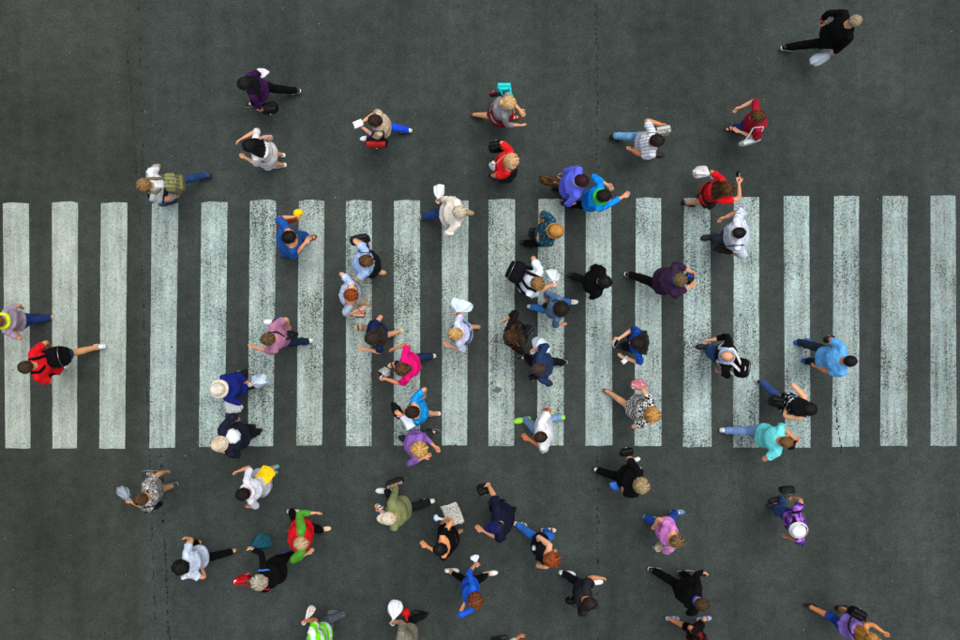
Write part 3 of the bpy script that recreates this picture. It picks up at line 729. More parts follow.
def finish_people():
    bpy.context.view_layer.update(); dg = bpy.context.evaluated_depsgraph_get()
    arr = [(k, get_arrays(o, dg), q) for k, o, q in JOBS]
    for k, o, q in JOBS: me = o.data; bpy.data.objects.remove(o); bpy.data.meshes.remove(me)
    bpy.data.collections.remove(TMPC)
    eyew = plain('eye_white', 'e8e4de', .3); dark = plain('iris', '2b1c14', .3)
    for k, (v, nn, fs), q in arr:
        if k == 'body':
            m = MB(); m.add(v, fs); [fingers(q, m, sd, 0) for sd in 'lr']; face_bits(q, m)
            child(q, 'body', m, [skinmat(q.skin), eyew, dark, plain('lips', 'a8584e', .45)])
        elif k == 'top':
            lv = loc(q, v); d = np.clip(folds(lv, .024 * min(q.loose, 1.5), 20.0, q.seed) + folds(lv, .013, 44.0, q.seed + 1), -.007, .04)
            d *= np.clip((q.H * .86 - lv[:, 2]) / .1, .25, 1)
            v = v + nn * d[:, None]
            if q.neck:
                e = v - q.nb - q.TF * .025; dist = np.sqrt((e @ q.TF) ** 2 + (e @ q.TS / 1.35) ** 2); cut = (dist < q.neck) & (e[:, 2] > -.11)
                fs = [f for f in fs if not any(cut[i] for i in f)]
            m = MB(); m.add(v, fs); mats = [fabric(*q.top[:1], *[c for c in q.top[1:] if isinstance(c, str)], sc=next((c for c in q.top[1:] if not isinstance(c, str)), None))]
            dress = q.bottom[0] == 'dress'
            if dress: m.add(*skirt(q, .60, q.bottom[1], q.bottom[2], q.seed))
            o = child(q, 'dress' if dress else ('jacket' if q.sleeve > 1.3 else 'shirt'), m, mats)
            R = q.neck * .95 if q.neck else .07 * q.k; zc = -.045 if q.neck else .004
            if q.collar:
                cm = MB(); pts = []
                for a in np.linspace(0, 2 * math.pi, 22):
                    ex = q.TF * math.cos(a) * R + q.TS * math.sin(a) * R * (1.3 if q.neck else 1.05); pts.append(q.nb + q.TF * (.02 if q.neck else .006) + ex + UP * (zc - .022 * math.cos(a) + (.012 if not q.neck else 0)))
                cm.add(*tube(pts, .017, 8, flat=(True, True), side=UP, asp=.6)); child(q, 'collar', cm, fabric('plain', q.collar), parent=o)
        elif k == 'bottom':
            lv = loc(q, v); d = np.clip(folds(lv, .014, 22.0, q.seed + 3, (1, 1, 1.2)) + folds(lv, .008, 48.0, q.seed + 4), -.006, .03); v = v + nn * d[:, None]; m = MB(); m.add(v, fs)
            b = q.bottom[1]; child(q, 'shorts' if q.bottom[0] == 'shorts' else 'trousers', m, fabric(*b))
    for q in PEOPLE:
        if q.bottom[0] == 'skirt':
            m = MB(); m.add(*skirt(q, .60, q.bottom[2], q.bottom[3], q.seed)); child(q, 'skirt', m, fabric(*q.bottom[1]))
        for sd in 'lr': make_shoe(q, sd)
        make_hair(q); make_hat(q)
        if q.scarf:
            m = MB(); pts = [q.nb + q.TF * (math.cos(a) * .095 + .012) + q.TS * math.sin(a) * .105 + UP * (.0 - .02 * math.cos(a) + .006 * math.sin(a * 4)) for a in np.linspace(0, 6.283, 20)]
            m.add(*tube(pts, .036, 9, flat=(True, True), side=UP, asp=.8)); child(q, 'scarf', m, fabric('plain', q.scarf))

# ------------------------------------------------------------------ things people carry
def hand_of(q, sd): d, wv, nv = hand_frame(q, sd); return q.arms[sd][2] + d * .085 * q.k + nv * .022

def item_root(name, base, label, cat, group=None):
    o = bpy.data.objects.new(name, None); COL.objects.link(o); o.location = tuple(base); o.empty_display_size = .1; tag(o, label, cat, group); return o
def part(root, base, name, m, mats, parent=None):
    mm = MB(); mm.v = [x - np.asarray(base) for x in m.v]; mm.f, mm.m, mm.n = m.f, m.m, m.n
    return link(name, mm.mesh(name), mats, parent or root)

def carrier(q, sd, px, label, col, size=(.17, .13, .30), z=.52, col2=None, name='plastic_bag', cat='bag', yaw=0.0):
    """thin carrier bag hanging, swinging from a hand"""
    hp = hand_of(q, sd); c = P(px[0], px[1], z); e = c - hp; e[2] = 0; dm = max(size[0], .12) + .08; c[:2] = hp[:2] + e[:2] * min(1, dm / max(np.linalg.norm(e), 1e-3)); ax = c - hp; ax[2] = min(ax[2], -.05); dn = unit(ax); a = rot2(q.F, yaw); a = unit(a - dn * a.dot(dn)); b = np.cross(dn, a)
    r = np.random.default_rng(int(px[0] * 7 + px[1])); w, d, h = size; n = 48; rg = []; L = max(np.linalg.norm(c - hp) + h * .5, h * .9); k1 = int(r.integers(5, 8)); ph = r.uniform(0, 6.28, 4)
    th = np.linspace(0, 6.2832, n, endpoint=False)
    for t, s in ((.03, .13), (.1, .14), (.18, .22), (.27, .4), (.36, .6), (.46, .78), (.56, .91), (.66, .99), (.76, 1.02), (.85, .99), (.92, .88), (.97, .7), (1.0, .4)):
        pl = 1 - (.42 * (1 - t) + .10) * np.abs(np.sin(th * k1 * .5 + ph[0] + .5 * math.sin(t * 3))) - .10 * np.abs(np.sin(th * 4.5 + ph[1] + t * 2.5)) - .06 * np.sin(th * 2 + ph[2] + t * 4)
        pl = pl + .16; sag = 1 + .10 * math.sin(t * 9 + ph[3])
        rg.append(hp + dn * L * t + np.outer(np.cos(th) * w * s * pl * sag, a) + np.outer(np.sin(th) * max(d * s, .0) * pl, b))
    base = np.array([c[0], c[1], min(x[:, 2].min() for x in rg)])
    o = item_root(name, base, label, cat); m = MB(); m.add(*loft(rg)); mt = plastic(col, col2); part(o, base, 'bag_body', m, mt)
    for sg in (1, -1):
        m = MB(); m.add(*tube(smooth_path([hp + dn * L * .14 + a * w * .12 + b * sg * .012, hp + a * .03 + b * sg * .016 - dn * .01, hp - dn * .045 + b * sg * .01, hp - a * .03 + b * sg * .016 - dn * .01, hp + dn * L * .14 - a * w * .12 + b * sg * .012], 3), .008, 6, side=b, asp=.4)); part(o, base, 'handle', m, mt)
    return o

def handbag(q, px, label, col, size=(.15, .07, .12), z=.85, yaw=0.0, to='l', strap=None, pocket=None, tiltv=None, cat='handbag', name='handbag', buckle=True, mat=None):
    """structured bag with flap and a strap to a hand (h) or over a shoulder"""
    c = P(px[0], px[1], z); a = rot2(q.F, yaw); b = rot2(a, 90); u = UP
    if to[0] == 'h':       # keep the bag hanging from the hand that holds it
        hp = hand_of(q, to[1]); e = c - hp; e[2] = 0; dmax = size[0] * .75 + .02
        if np.linalg.norm(e) > dmax: e = unit(e) * dmax
        c = np.array([hp[0] + e[0], hp[1] + e[1], min(z, hp[2] - size[2] - .03)])
    if tiltv: u = unit(UP + a * tiltv[0] + b * tiltv[1]); a = unit(a - u * a.dot(u)); b = np.cross(u, a)
    w, d, h = size; mt = mat or leather(col); rg = []
    for t, s, s2 in ((-1, .82, .8), (-.97, .93, .95), (-.8, 1, 1), (-.5, 1.01, 1.04), (-.2, 1.02, 1.05), (.1, 1, 1), (.4, .97, .9), (.65, .94, .77), (.85, .9, .62), (.97, .84, .5), (.99, .74, .3), (.9, .7, .22)): rg.append(ring(c + u * h * t, a, b, w * s, d * s2, 32, 3.2))
    base = c - u * h; base = np.array([base[0], base[1], min(x[:, 2].min() for x in rg)]); o = item_root(name, base, label, cat); m = MB(); m.add(*loft(rg)); v = m.v[0]; e = v - c; m.v[0] = v + e / (np.linalg.norm(e, axis=1)[:, None] + .01) * np.clip(folds(e, .012, 34.0, int(px[0] + px[1])), -.016, .014)[:, None]; bo = part(o, base, 'bag_body', m, mt)
    m = MB(); fl = []
    for t, s2 in ((1.0, .1), (1.02, .5), (.9, .8), (.55, 1.0), (.1, 1.12), (.02, 1.1)):
        fl.append(ring(c + u * h * t + b * d * s2 * .95, a, u, w * (.86 if t > .1 else .6), .006, 12, 4))
    m.add(*loft(fl)); part(o, base, 'flap', m, leather(pocket or col))
    if buckle: m = MB(); m.add(*box(c + u * h * .05 + b * d * 1.15, (a, b, u), (.014, .006, .010))); part(o, base, 'buckle', m, plain('metal', 'c9c4b4', .25, 1.0, 0, .05))
    if to in ('l', 'r'):
        sh = q.arms[to][0]; top = sh + UP * (.062 * q.k + .012) - q.TS * q.arms[to][3] * .035; mid = 1
        ps = smooth_path([c + a * w * .8 + u * h * .85, (c + a * w * .5 + u * h) * .5 + (top + q.TF * .09 - UP * .04) * .5, top + q.TF * .07 - UP * .02, top + UP * .004, top - q.TF * .07 - UP * .015, (c - a * w * .5 + u * h) * .5 + (top - q.TF * .09 - UP * .05) * .5, c - a * w * .8 + u * h * .85], 4); rr = .015
    elif to in ('x', 'y'):     # strap across the chest and back to the far shoulder
        sd = 'l' if to == 'x' else 'r'; sh = q.arms[sd][0]; sg = q.arms[sd][3]; top = q.nb + q.TS * sg * .085 + UP * .018; ch = q.axis(.72 * q.H)
        ps = smooth_path([c + a * w * .8 + u * h * .85, ch + q.TF * (.15 * q.k * q.w) - q.TS * sg * .04, top + q.TF * .065 - UP * .02, top + UP * .01, top - q.TF * .075 - UP * .02, ch - q.TF * (.155 * q.k * q.w) - q.TS * sg * .04, c - a * w * .8 + u * h * .85], 4); rr = .016
    else:
        hp = hand_of(q, to[1]); ps = smooth_path([c + a * w * .55 + u * h * .92, c * .4 + hp * .6 + a * w * .4 + u * h * .3, hp + a * .02, hp - a * .02, c * .4 + hp * .6 - a * w * .4 + u * h * .3, c - a * w * .55 + u * h * .92], 4); rr = .010
    m = MB(); m.add(*tube(ps, rr, 6, side=np.cross(unit(ps[1] - ps[0]), a) if to not in 'lrxy' else a, asp=.4)); part(o, base, 'strap', m, leather(strap or col))
    return o

def backpack(q, label, col, px=None, size=(.15, .10, .22), z=1.12, pocket=None, strap=None, patch=None, mat=None, off=.0):
    F, S = q.TF, q.TS; ch = q.axis(.68 * q.H); c = ch - F * (.125 * q.k * q.w * (q.w ** .4) + size[1] + .03)
    if px is not None: t = P(px[0], px[1], z); c = np.array([t[0], t[1], z])
    c[2] = z; w, d, h = size; rg = []; lean = unit(q.nb - q.pc); u = unit(UP * .85 + lean * .15)
    for t, s, s2 in ((-1, .7, .6), (-.96, .88, .82), (-.8, .98, .98), (-.3, 1.02, 1.06), (.3, 1, .98), (.7, .92, .85), (.9, .76, .68), (1, .5, .42)): rg.append(ring(c + u * h * t - F * 0, S, F, w * s, d * s2, 26, 3.0))
    base = np.array([c[0], c[1], rg[0][:, 2].min()]); o = item_root('backpack', base, label, 'backpack'); m = MB(); m.add(*loft(rg)); v = m.v[0]; m.v[0] = v + np.outer(folds(v - base, .006, 30.0, 3), -F); mt = mat or fabric('knit', col); part(o, base, 'bag_body', m, mt)
    m = MB(); rg = [ring(c - F * (d * .9 + e) - u * h * .35, S, u, w * s * .8, h * s * .45, 22, 3.4) for e, s in ((-.02, 1.0), (.025, 1.0), (.04, .92), (.045, .7))]; m.add(*loft(rg)); part(o, base, 'pocket', m, fabric('knit', pocket or col))
    m = MB(); m.add(*tube([c - F * d * .8 + S * w * math.cos(t) * .98 + u * h * (.25 + .5 * math.sin(t)) for t in np.linspace(.1, 3.04, 10)], .006, 5)); part(o, base, 'zip', m, plain('metal', '8f8f8f', .3, 1.0))
    if patch: m = MB(); m.add(*box(c - F * d * .3 + u * h * .86 , (S, F, u), (.03, .022, .012))); part(o, base, 'patch', m, fabric('plain', patch))
    for sg in (1, -1):
        m = MB(); top = q.nb + S * sg * .1 * q.k + UP * (.005); fr = q.axis(.7 * q.H) + F * .135 * q.k * q.w + S * sg * .10
        m.add(*tube(smooth_path([c + u * h * .75 + S * sg * .05 + F * d * .6, top - F * .085 - UP * .01, top + UP * .022, top + F * .06 - UP * .025, fr, q.axis(.64 * q.H) + S * sg * .185 * q.k * q.w, c - u * h * .7 + S * sg * w * .8 + F * d * .5], 4), .024, 7, side=S, asp=.35)); part(o, base, 'strap', m, fabric('knit', strap or col))
    m = MB(); m.add(*tube([c + u * h * .98 + S * .03 * math.cos(t) + u * .03 * math.sin(t) for t in np.linspace(0, 3.14, 7)], .007, 5)); part(o, base, 'grab_loop', m, fabric('knit', strap or col))
    return o

def phone(q, sd, label, col='15161a'):
    hp = hand_of(q, sd); d, wv, nv = hand_frame(q, sd); u = unit(UP * .6 + q.F * -.5); a = unit(d - u * d.dot(u)); b = np.cross(u, a); c = hp + u * .018 + a * .03
    base = c - UP * .01; o = item_root('phone', base, label, 'phone'); m = MB(); rg = [ring(c + u * t, a, b, .072 * s, .036 * s, 20, 6) for t, s in ((-.004, .96), (-.003, 1), (.003, 1), (.004, .96))]; m.add(*loft(rg)); part(o, base, 'case', m, plain('case', col, .3))
    m = MB(); rg = [ring(c + u * t, a, b, .068, .032, 20, 6) for t in (.0042, .005)]; m.add(*loft(rg)); part(o, base, 'screen', m, plain('glass', '0d1014', .08, 0, 0, .05)); return o

def paper(q, px, label, col='e8ecf0', z=1.05, size=(.11, .15), yaw=0, tiltv=(.25, .1), sheets=2, cat='papers', name='papers', kind=None, bend=.025):
    c = P(px[0], px[1], z); a = rot2(q.F, yaw); u = unit(UP + a * tiltv[0] + rot2(a, 90) * tiltv[1]); a = unit(a - u * a.dot(u)); b = np.cross(u, a); base = c - UP * .03; o = item_root(name, base, label, cat)
    for s in range(sheets):
        m = MB(); r = np.random.default_rng(s + int(px[0])); an = r.normal(0, .12) if s else 0; a2 = a * math.cos(an) + b * math.sin(an); b2 = np.cross(u, a2); n = 8; v = []; cc = c + u * (.006 * (sheets - s)) - a * .006 * s
        for lay in (0, .0022):
            for i in range(n + 1):
                for j in range(n + 1):
                    x, y = 2 * i / n - 1, 2 * j / n - 1; v.append(cc + a2 * size[0] * x + b2 * size[1] * y + u * (bend * (y * y - .4) + bend * .4 * math.sin(x * 3 + s) + lay - .012 * s * 0))
        K = n + 1; g = lambda l, i, j: l * K * K + i * K + j; f = []
        for i in range(n):
            for j in range(n): f.append((g(1, i, j), g(1, i + 1, j), g(1, i + 1, j + 1), g(1, i, j + 1))); f.append((g(0, i, j + 1), g(0, i + 1, j + 1), g(0, i + 1, j), g(0, i, j)))
            f += [(g(0, i, 0), g(0, i + 1, 0), g(1, i + 1, 0), g(1, i, 0)), (g(1, i, n), g(1, i + 1, n), g(0, i + 1, n), g(0, i, n)), (g(1, 0, i), g(1, 0, i + 1), g(0, 0, i + 1), g(0, 0, i)), (g(0, n, i), g(0, n, i + 1), g(1, n, i + 1), g(1, n, i))]
        m.add(v, f); part(o, base, 'sheet', m, kind or plain('paper', col, .7, 0, 0, .06))
    return o

def bundle(q, sd, px, label, mat, size=(.13, .09, .07), z=.9, yaw=0, name='folded_cloth', cat='cloth'):
    """soft thing held in the hand or the crook of an arm"""
    c = P(px[0], px[1], z); a = rot2(q.F, yaw); b = rot2(a, 90); w, d, h = size; rg = []; r = np.random.default_rng(int(px[0] + px[1] * 3)); n = 24; th = np.linspace(0, 6.2832, n, endpoint=False)
    for t, s in ((-1, .5), (-.85, .85), (-.4, 1), (.1, 1.02), (.55, .9), (.85, .66), (1, .34)):
        cr = 1 + .10 * np.sin(th * 3 + t * 4 + r.uniform(0, 1)) + .07 * np.sin(th * 7 - t * 6); rg.append(c + UP * h * t + np.outer(np.cos(th) * w * s * cr, a) + np.outer(np.sin(th) * d * s * cr, b))
    base = c - UP * h; o = item_root(name, base, label, cat); m = MB(); m.add(*loft(rg)); part(o, base, 'fabric', m, mat)
    hp = hand_of(q, sd); m = MB(); e = unit(hp - c); hp = c + e * min(np.linalg.norm(hp - c), max(w, d) + .06); m.add(*tube(smooth_path([c + e * min(w, d) * .6 + UP * h * .4, (c + hp) * .5 + UP * .02, hp], 4), [.03, .03, .028, .026, .024, .022, .02, .018, .016], 8)); part(o, base, 'gathered_end', m, mat); return o
# ------------------------------------------------------------------ the people in the picture (pixels of head, hands and shoes; heights in metres)
D = 'denim'; PL = 'plain'
SNW = ('sneaker', 'e6eaec', 'f4f6f6'); BLK = ('shoe', '17171a', '26262a'); BWS = ('sneaker', '1b1b1f', 'e6e6e6')
TR = lambda c, k=PL: ('trousers', (k, c))

# --- top side of the crossing
q = person('person in purple jacket and black trousers striding left with a black handbag', (245, 84), 190, 'f', rh=(259, 77, .85), lh=(261, 110, .78), lf=(239, 101), rf=(292, 92), hair=('long', '120f12'), top=(PL, '40164f'), sleeve=1.55, bottom=TR('08080a'), shoes=BWS, grip='lr')
carrier(q, 'r', (262, 74), 'small white plastic bag held by the person in purple jacket', 'eceaf0', (.09, .07, .16), .72, 'cf9fb0')
handbag(q, (273, 105), 'black leather handbag hanging from the hand of the person in purple jacket', '0e0e11', (.13, .09, .11), .66, 0, 'hl')
q = person('black haired person in white flared dress walking left above the crossing', (250, 146), 180, 'f', rh=(243, 138, 1.1), lh=(246, 158, .95), rf=(277, 154), hair=('long', '0b0a0c'), top=(PL, 'f0ecea'), sleeve=.95, neck=0, bottom=('dress', .32, .04), shoes=('sandal', 'd8d4cc', 'e9e6e0'))
handbag(q, (265, 138), 'pale salmon clutch bag under the arm of the person in white dress', 'd3a596', (.12, .045, .075), 1.0, 8, 'r')
q = person('fair haired person in white top wearing a khaki backpack and blue jeans', (144, 185), 185, 'm', lh=(176, 197, .85), rh=(155, 168, .95), rf=(204, 175), hair=('short', '7a5b36', 'b59463'), top=('plaid', 'e8eef2', '1a1c24', 12.0), sleeve=.7, bottom=TR('24406f', D), shoes=('shoe', '26365a', '222222'), hy=8)
backpack(q, 'bulging khaki green backpack on the person in blue jeans at upper left', '8a8a5c', (173, 183), (.15, .11, .22), 1.12, pocket='7c7c50', strap='75704e', mat=fabric('stripe', '8a8a5c', '6b6b44', sc=110.0))
q = person('dark haired person in beige print top and bright blue trousers with white shoes', (375, 121), 180, 'f', lh=(362, 127, 1.1), rh=(362, 122, 1.1), lf=(355, 135), rf=(403, 130), hair=('short', '2a1c15'), top=('print', 'd8c2a2', 'b49878', 'ece2cf', 34.0), sleeve=.55, bottom=TR('1d50e6'), shoes=SNW, neck=0, grip='lr')
paper(q, (358, 124), 'white folded papers held by the person in bright blue trousers', 'eef0f2', 1.15, (.07, .05), 20, (.3, 0), 2)
handbag(q, (376.5, 142), 'red and black bag on the shoulder of the person in bright blue trousers', '1a1416', (.17, .085, .13), .9, 0, 'l', pocket='b3201f')
q = person('person in grey blouse and dark red skirt with a turquoise bag', (509, 103), 0, 'f', lh=(519, 109, 1.0), rh=(519, 125, .9), rf=(480, 116), H=1.6, w=1.12, hair=('bun', 'c9a06a', 'e6c795'), top=(PL, '8f9094'), sleeve=1.5, bottom=('skirt', (PL, '8d1c24'), .36, .02), shoes=('sandal', '8a1d22', '6a2a24'), collar='d4d8de', skin='e0a97f', ty=-10)
handbag(q, (504, 88), 'turquoise shoulder bag carried by the person in grey blouse', '1fd0d2', (.115, .07, .1), 1.0, 0, 'l', buckle=False)
handbag(q, (494, 94), 'small dark red and black purse beside the turquoise bag', '2a2022', (.075, .04, .06), .85, 15, 'l', pocket='8a1d2a')
q = person('fair haired person in bright red top carrying a black and a white bag', (512, 161), 350, 'f', lh=(503, 145, .9), rh=(503, 167, .95), H=1.6, w=1.08, hair=('bob', 'c79568', 'e8c9a0'), top=(PL, 'ea2022'), sleeve=.8, neck=.1, bottom=('skirt', (PL, '1b1b1f'), .32, .03), shoes=BLK, skin='e2b088', grip='lr', stride=.08)
handbag(q, (497, 146), 'black slouchy handbag held by the fair haired person in bright red top', '08080a', (.13, .085, .11), .75, 20, 'hl')
handbag(q, (496, 168), 'white handbag on a long strap across the bright red top', 'e9e9ea', (.12, .06, .085), .85, -30, 'x', strap='d9b9a0')
q = person('person in periwinkle blue jacket walking right with a brown patterned bag', (582, 181), 355, 'm', H=1.7, w=1.15, lh=(561, 174, .85), rh=None, hair=('short', '2c1216'), top=(PL, '616df0'), sleeve=1.75, bottom=TR('17171b'), shoes=BLK, stride=.08, collar='e6dfe6', grip='l')
handbag(q, (551, 181), 'brown and gold patterned shopping bag held by the person in periwinkle jacket', '4a3420', (.19, .07, .14), .62, -8, 'hl', mat=fabric('print', '2e2114', '6b4d22', '9a7a3c', sc=9.0), buckle=False)
q = person('person in bright cyan blue hooded jacket with green lining and black trousers', (604, 196), 355, 'm', H=1.68, lh=(606, 184, 1.1), rh=(622, 197, 1.1), rf=(570, 205), hair=('short', '15110f'), top=(PL, '0a92f0'), sleeve=1.8, bottom=TR('08080a'), shoes=BLK, collar='3fd04a', scarf='38c840')
q = person('dark haired person in pale striped shirt and light blue jeans above the crossing', (657, 141), 0, 'm', lh=(660, 124, 1.1), rh=(628, 149, .85), lf=(619, 136.5), rf=(662, 152), hair=('short', '1d1613'), top=('stripe', 'e8ecf2', 'b4c0d4', 130.0), sleeve=.6, bottom=TR('74b0f0', D), shoes=BLK, skin='d2905f')
handbag(q, (663, 131), 'crumpled grey and white bag in the arm of the person in striped shirt', 'b9bdb6', (.12, .07, .09), 1.05, 10, 'l', buckle=False, mat=fabric('print', 'c9ccc6', '7d807c', 'e4e6e2', sc=16.0))
q = person('brown haired person in crimson shirt carrying a white shoulder bag', (757, 117), 185, 'f', H=1.66, w=1.08, rh=(741, 107, 1.0), lh=(741, 132, 1.0), lf=(732, 128), hair=('short', '35200f', '7a5227'), top=(PL, 'a81630'), sleeve=.8, bottom=TR('1d2f66', D), shoes=('sandal', '1b1512', '2a201a'), skin='dba283')
handbag(q, (750, 141), 'white flat bag under the arm of the person in crimson shirt', 'd9e6f2', (.16, .045, .11), 1.0, 12, 'l', strap='e8eef2')
q = person('grey haired person in black suit at the upper right corner with a white bag', (855, 21), 12, 'm', H=1.8, lh=(823, 20, .95), rh=(832, 55, .8), rf=(790, 48), hair=('cropped', '8c7c62', 'c0b090'), top=(PL, '08080a'), sleeve=1.85, bottom=TR('08080a'), shoes=('shoe', '08080a', 'eeeeee'), skin='dba17c', grip='lr')
carrier(q, 'r', (819, 59), 'pale blue white plastic bag held by the person in black suit', 'dbeaf4', (.13, .09, .24), .5)
bundle(q, 'l', (822, 19), 'small red purse in the hand of the person in black suit', fabric(PL, 'b8323a'), (.035, .03, .03), .93, 0, 'small_purse', 'purse')
q = person('brown haired person in red shirt raising a phone at the top edge of the stripes', (727, 189), 355, 'f', lh=(712, 174, .9), rh=(739, 184, 1.5), eh='r', H=1.66, hair=('long', '2f1a0d', '7b5428'), top=(PL, 'e01622'), sleeve=.7, bottom=('skirt', (PL, '20242a'), .34, .02), shoes=BLK, skin='dc9f78', grip='lr')
carrier(q, 'l', (701, 172), 'white plastic bag swinging from the hand of the person raising a phone', 'e9ebf0', (.12, .08, .24), .6, 'd99aa0', yaw=30)
phone(q, 'r', 'phone held up in front of the face of the person in red shirt')
q = person('dark haired person in loose white and blue striped shirt at the right stripes', (738, 233), 182, 'm', H=1.75, w=1.18, rh=(726, 217, 1.05), lf=(710, 237), hair=('cropped', '100e10'), top=('hoop', 'e8eef6', 'b9c9e2', 75.0), sleeve=.85, bottom=TR('3a4150', D), shoes=BLK, loose=1.4, collar='d6e0ee')
handbag(q, (724, 249), 'black briefcase bag beside the person in white and blue striped shirt', '141417', (.16, .07, .13), .8, -12, 'l')
# --- left side
q = person('person in lilac shirt and jeans cut off by the left edge of the picture', (-3, 321), 178, 'f', lh=(18, 332, .95), lf=(45, 318), H=1.6, lean=.0, w=.92, hem=.52, scarf='d7ee2c', hair=('short', '6b4526'), top=(PL, 'a794a8'), sleeve=.7, bottom=TR('17336e', D), shoes=('sandal', '2a2320', 'c9a27a'))
phone(q, 'l', 'black phone held by the person cut off at the left edge')
q = person('person in red shirt and denim shorts wearing a black backpack at the left', (26, 367), 192, 'm', H=1.74, rh=(48, 345, .95), lh=(46, 377, .95), rf=(97, 347), hair=('short', '35281b'), top=(PL, 'd8151e'), sleeve=.75, bottom=('shorts', (D, '1d3a66')), shoes=SNW, skin='d29a6b')
backpack(q, 'black backpack on the person in red shirt and shorts', '08080a', (57, 357), (.16, .11, .23), 1.12)
# --- on the stripes, left half
q = person('black haired person in blue denim outfit holding a rust orange clutch', (290, 237), 15, 'f', H=1.66, w=1.2, loose=1.4, lh=(293, 217, 1.05), rh=(304, 244, 1.05), hair=('short', '0e0b0b'), top=(D, '17509e'), sleeve=.8, neck=.105, bottom=TR('164a92', D), shoes=('sandal', '7a4a2a', '5b3a24'), skin='d99c74', grip='l', stride=.2)
handbag(q, (279, 221), 'rust orange clutch bag in the hand of the person in denim outfit', 'b04420', (.2, .05, .07), 1.02, 5, 'hl', buckle=False)
bundle(q, 'l', (298, 213), 'bright yellow scarf held by the person in denim outfit', fabric(PL, 'f0d010'), (.075, .06, .05), 1.0, 0, 'scarf', 'scarf')
q = person('brown haired person in round pale blue top and black skirt, bare legged', (367, 261), 0, 'f', H=1.63, w=1.1, lh=(363, 243, 1.0), rh=(362, 273, .95), rf=(379, 272), hair=('short', '3d2716', '8d6a40'), top=(PL, 'a8c8f6'), sleeve=.5, bottom=('skirt', (PL, '141418'), .33, .02), shoes=('sandal', 'd9b08c', 'b98f68'), skin='e0ae86', loose=1.2)
handbag(q, (360, 240), 'black handbag with lilac charm beside the pale blue top', '111114', (.15, .08, .1), .95, 12, 'l', pocket='1b1b20')
bundle(q, 'l', (368, 244.5), 'lilac folded scarf tucked in the black handbag', fabric(PL, 'b79ad4'), (.04, .035, .04), 1.0, 0, 'scarf', 'scarf')
q = person('auburn haired person in blue and white floral blouse', (352, 295), 355, 'f', H=1.6, w=1.15, lh=(347, 281, 1.0), rh=(358, 310, 1.0), lf=(352, 283), rf=(364, 303), hair=('short', '74300f', 'b05a24'), top=('print', 'cfe0f4', '7fa6dc', 'eef4fb', '4f7fc8', 30.0), sleeve=.7, neck=.115, bottom=('capri', (PL, 'b5a98a')), shoes=('sandal', 'c9b59a', '9a8266'), skin='e4ae88')
handbag(q, (359, 314), 'pink and beige striped bag beside the floral blouse', 'c08a74', (.1, .055, .08), .95, 0, 'r', mat=fabric('stripe', 'd9b48c', 'a3244e', sc=90.0), buckle=False)
q = person('person in dusty pink shirt and navy jeans striding left with a shoulder strap', (268, 339), 185, 'm', H=1.74, rh=(288, 325, .95), lh=(254, 347, 1.0), rf=(267, 320), lf=(304, 342), hair=('short', '4e3a22', '8a7048'), top=(PL, 'b5799a'), sleeve=.75, bottom=TR('15233f', D), shoes=SNW, skin='e0a57e')
handbag(q, (291, 334), 'black messenger bag on the back of the person in dusty pink shirt', '0f1013', (.11, .05, .08), .98, -15, 'y')
q = person('dark haired person in navy blue dress with bare arms and legs', (372, 338), 195, 'f', H=1.64, rh=(378, 320, .9), lh=(366, 349, 1.0), rf=(351, 327), lf=(395, 333), hair=('long', '2a2118'), top=(PL, '15254f'), sleeve=.45, neck=.08, collar='e4e6ea', bottom=('dress', .40, .03), shoes=('sandal', '1a1a1c', 'd9cf90'), skin='dfa27a')
q = person('person in hot pink top with a tied back ponytail', (402, 369), 188, 'f', H=1.65, w=1.08, rh=(396, 348, 1.0), lh=(386, 379, 1.05), lf=(392, 364), rf=(427, 356), hair=('bun', '3b2413', '7a5230'), top=(PL, 'f5127a'), sleeve=.75, bottom=TR('1a2a52', D), shoes=('sandal', '3a2a20', 'e4d8c4'), skin='dc8f66', grip='l')
phone(q, 'l', 'dark red phone in the hand of the person in hot pink top', '5a1420')
carrier(q, 'l', (384, 373), 'crumpled grey white plastic bag held by the person in hot pink top', 'c9cdcc', (.10, .08, .15), .8, 'f0f2f2')
q = person('fair haired person in pale lavender blouse and denim skirt', (455, 334), 185, 'f', H=1.62, lh=(451, 346, 1.0), rh=(458, 313, .85), hair=('short', 'b98a4c', 'e6c58a'), top=('print', 'c4dff4', 'd9ccf4', 'e4f4fb', 18.0), sleeve=.7, bottom=('skirt', (D, '2f6fb4'), .36, .02), shoes=('sandal', 'd8b48a', 'b08e6a'), skin='e0a57e', grip='r')
carrier(q, 'r', (460, 307), 'wide white plastic bag above the person in lavender blouse', 'd4ecf6', (.19, .11, .22), .72, yaw=0)
q = person('dark haired person in cyan blue shirt and black leggings looking at a paper', (412, 412), 190, 'f', H=1.64, w=1.06, rh=(424, 394, .95), lh=(403, 416, 1.15), lf=(398, 411), rf=(432, 414), hair=('short', '1c1310', '4a2c20'), top=('print', '0f8fd8', '1aa5ea', '1260b0', 8.0), sleeve=.7, neck=.09, bottom=('capri', (PL, '141418')), shoes=('sandal', 'd6c9b4', 'e2d9c8'), skin='dfa680')
paper(q, (408, 421.5), 'white papers held by the person in cyan blue shirt', 'dfe8f4', 1.22, (.075, .11), 20, (.3, .1), 2)
bundle(q, 'l', (397, 411), 'black folded jacket over the arm of the person in cyan blue shirt', fabric(PL, '121216'), (.07, .14, .05), 1.0, 20, 'folded_jacket', 'jacket')
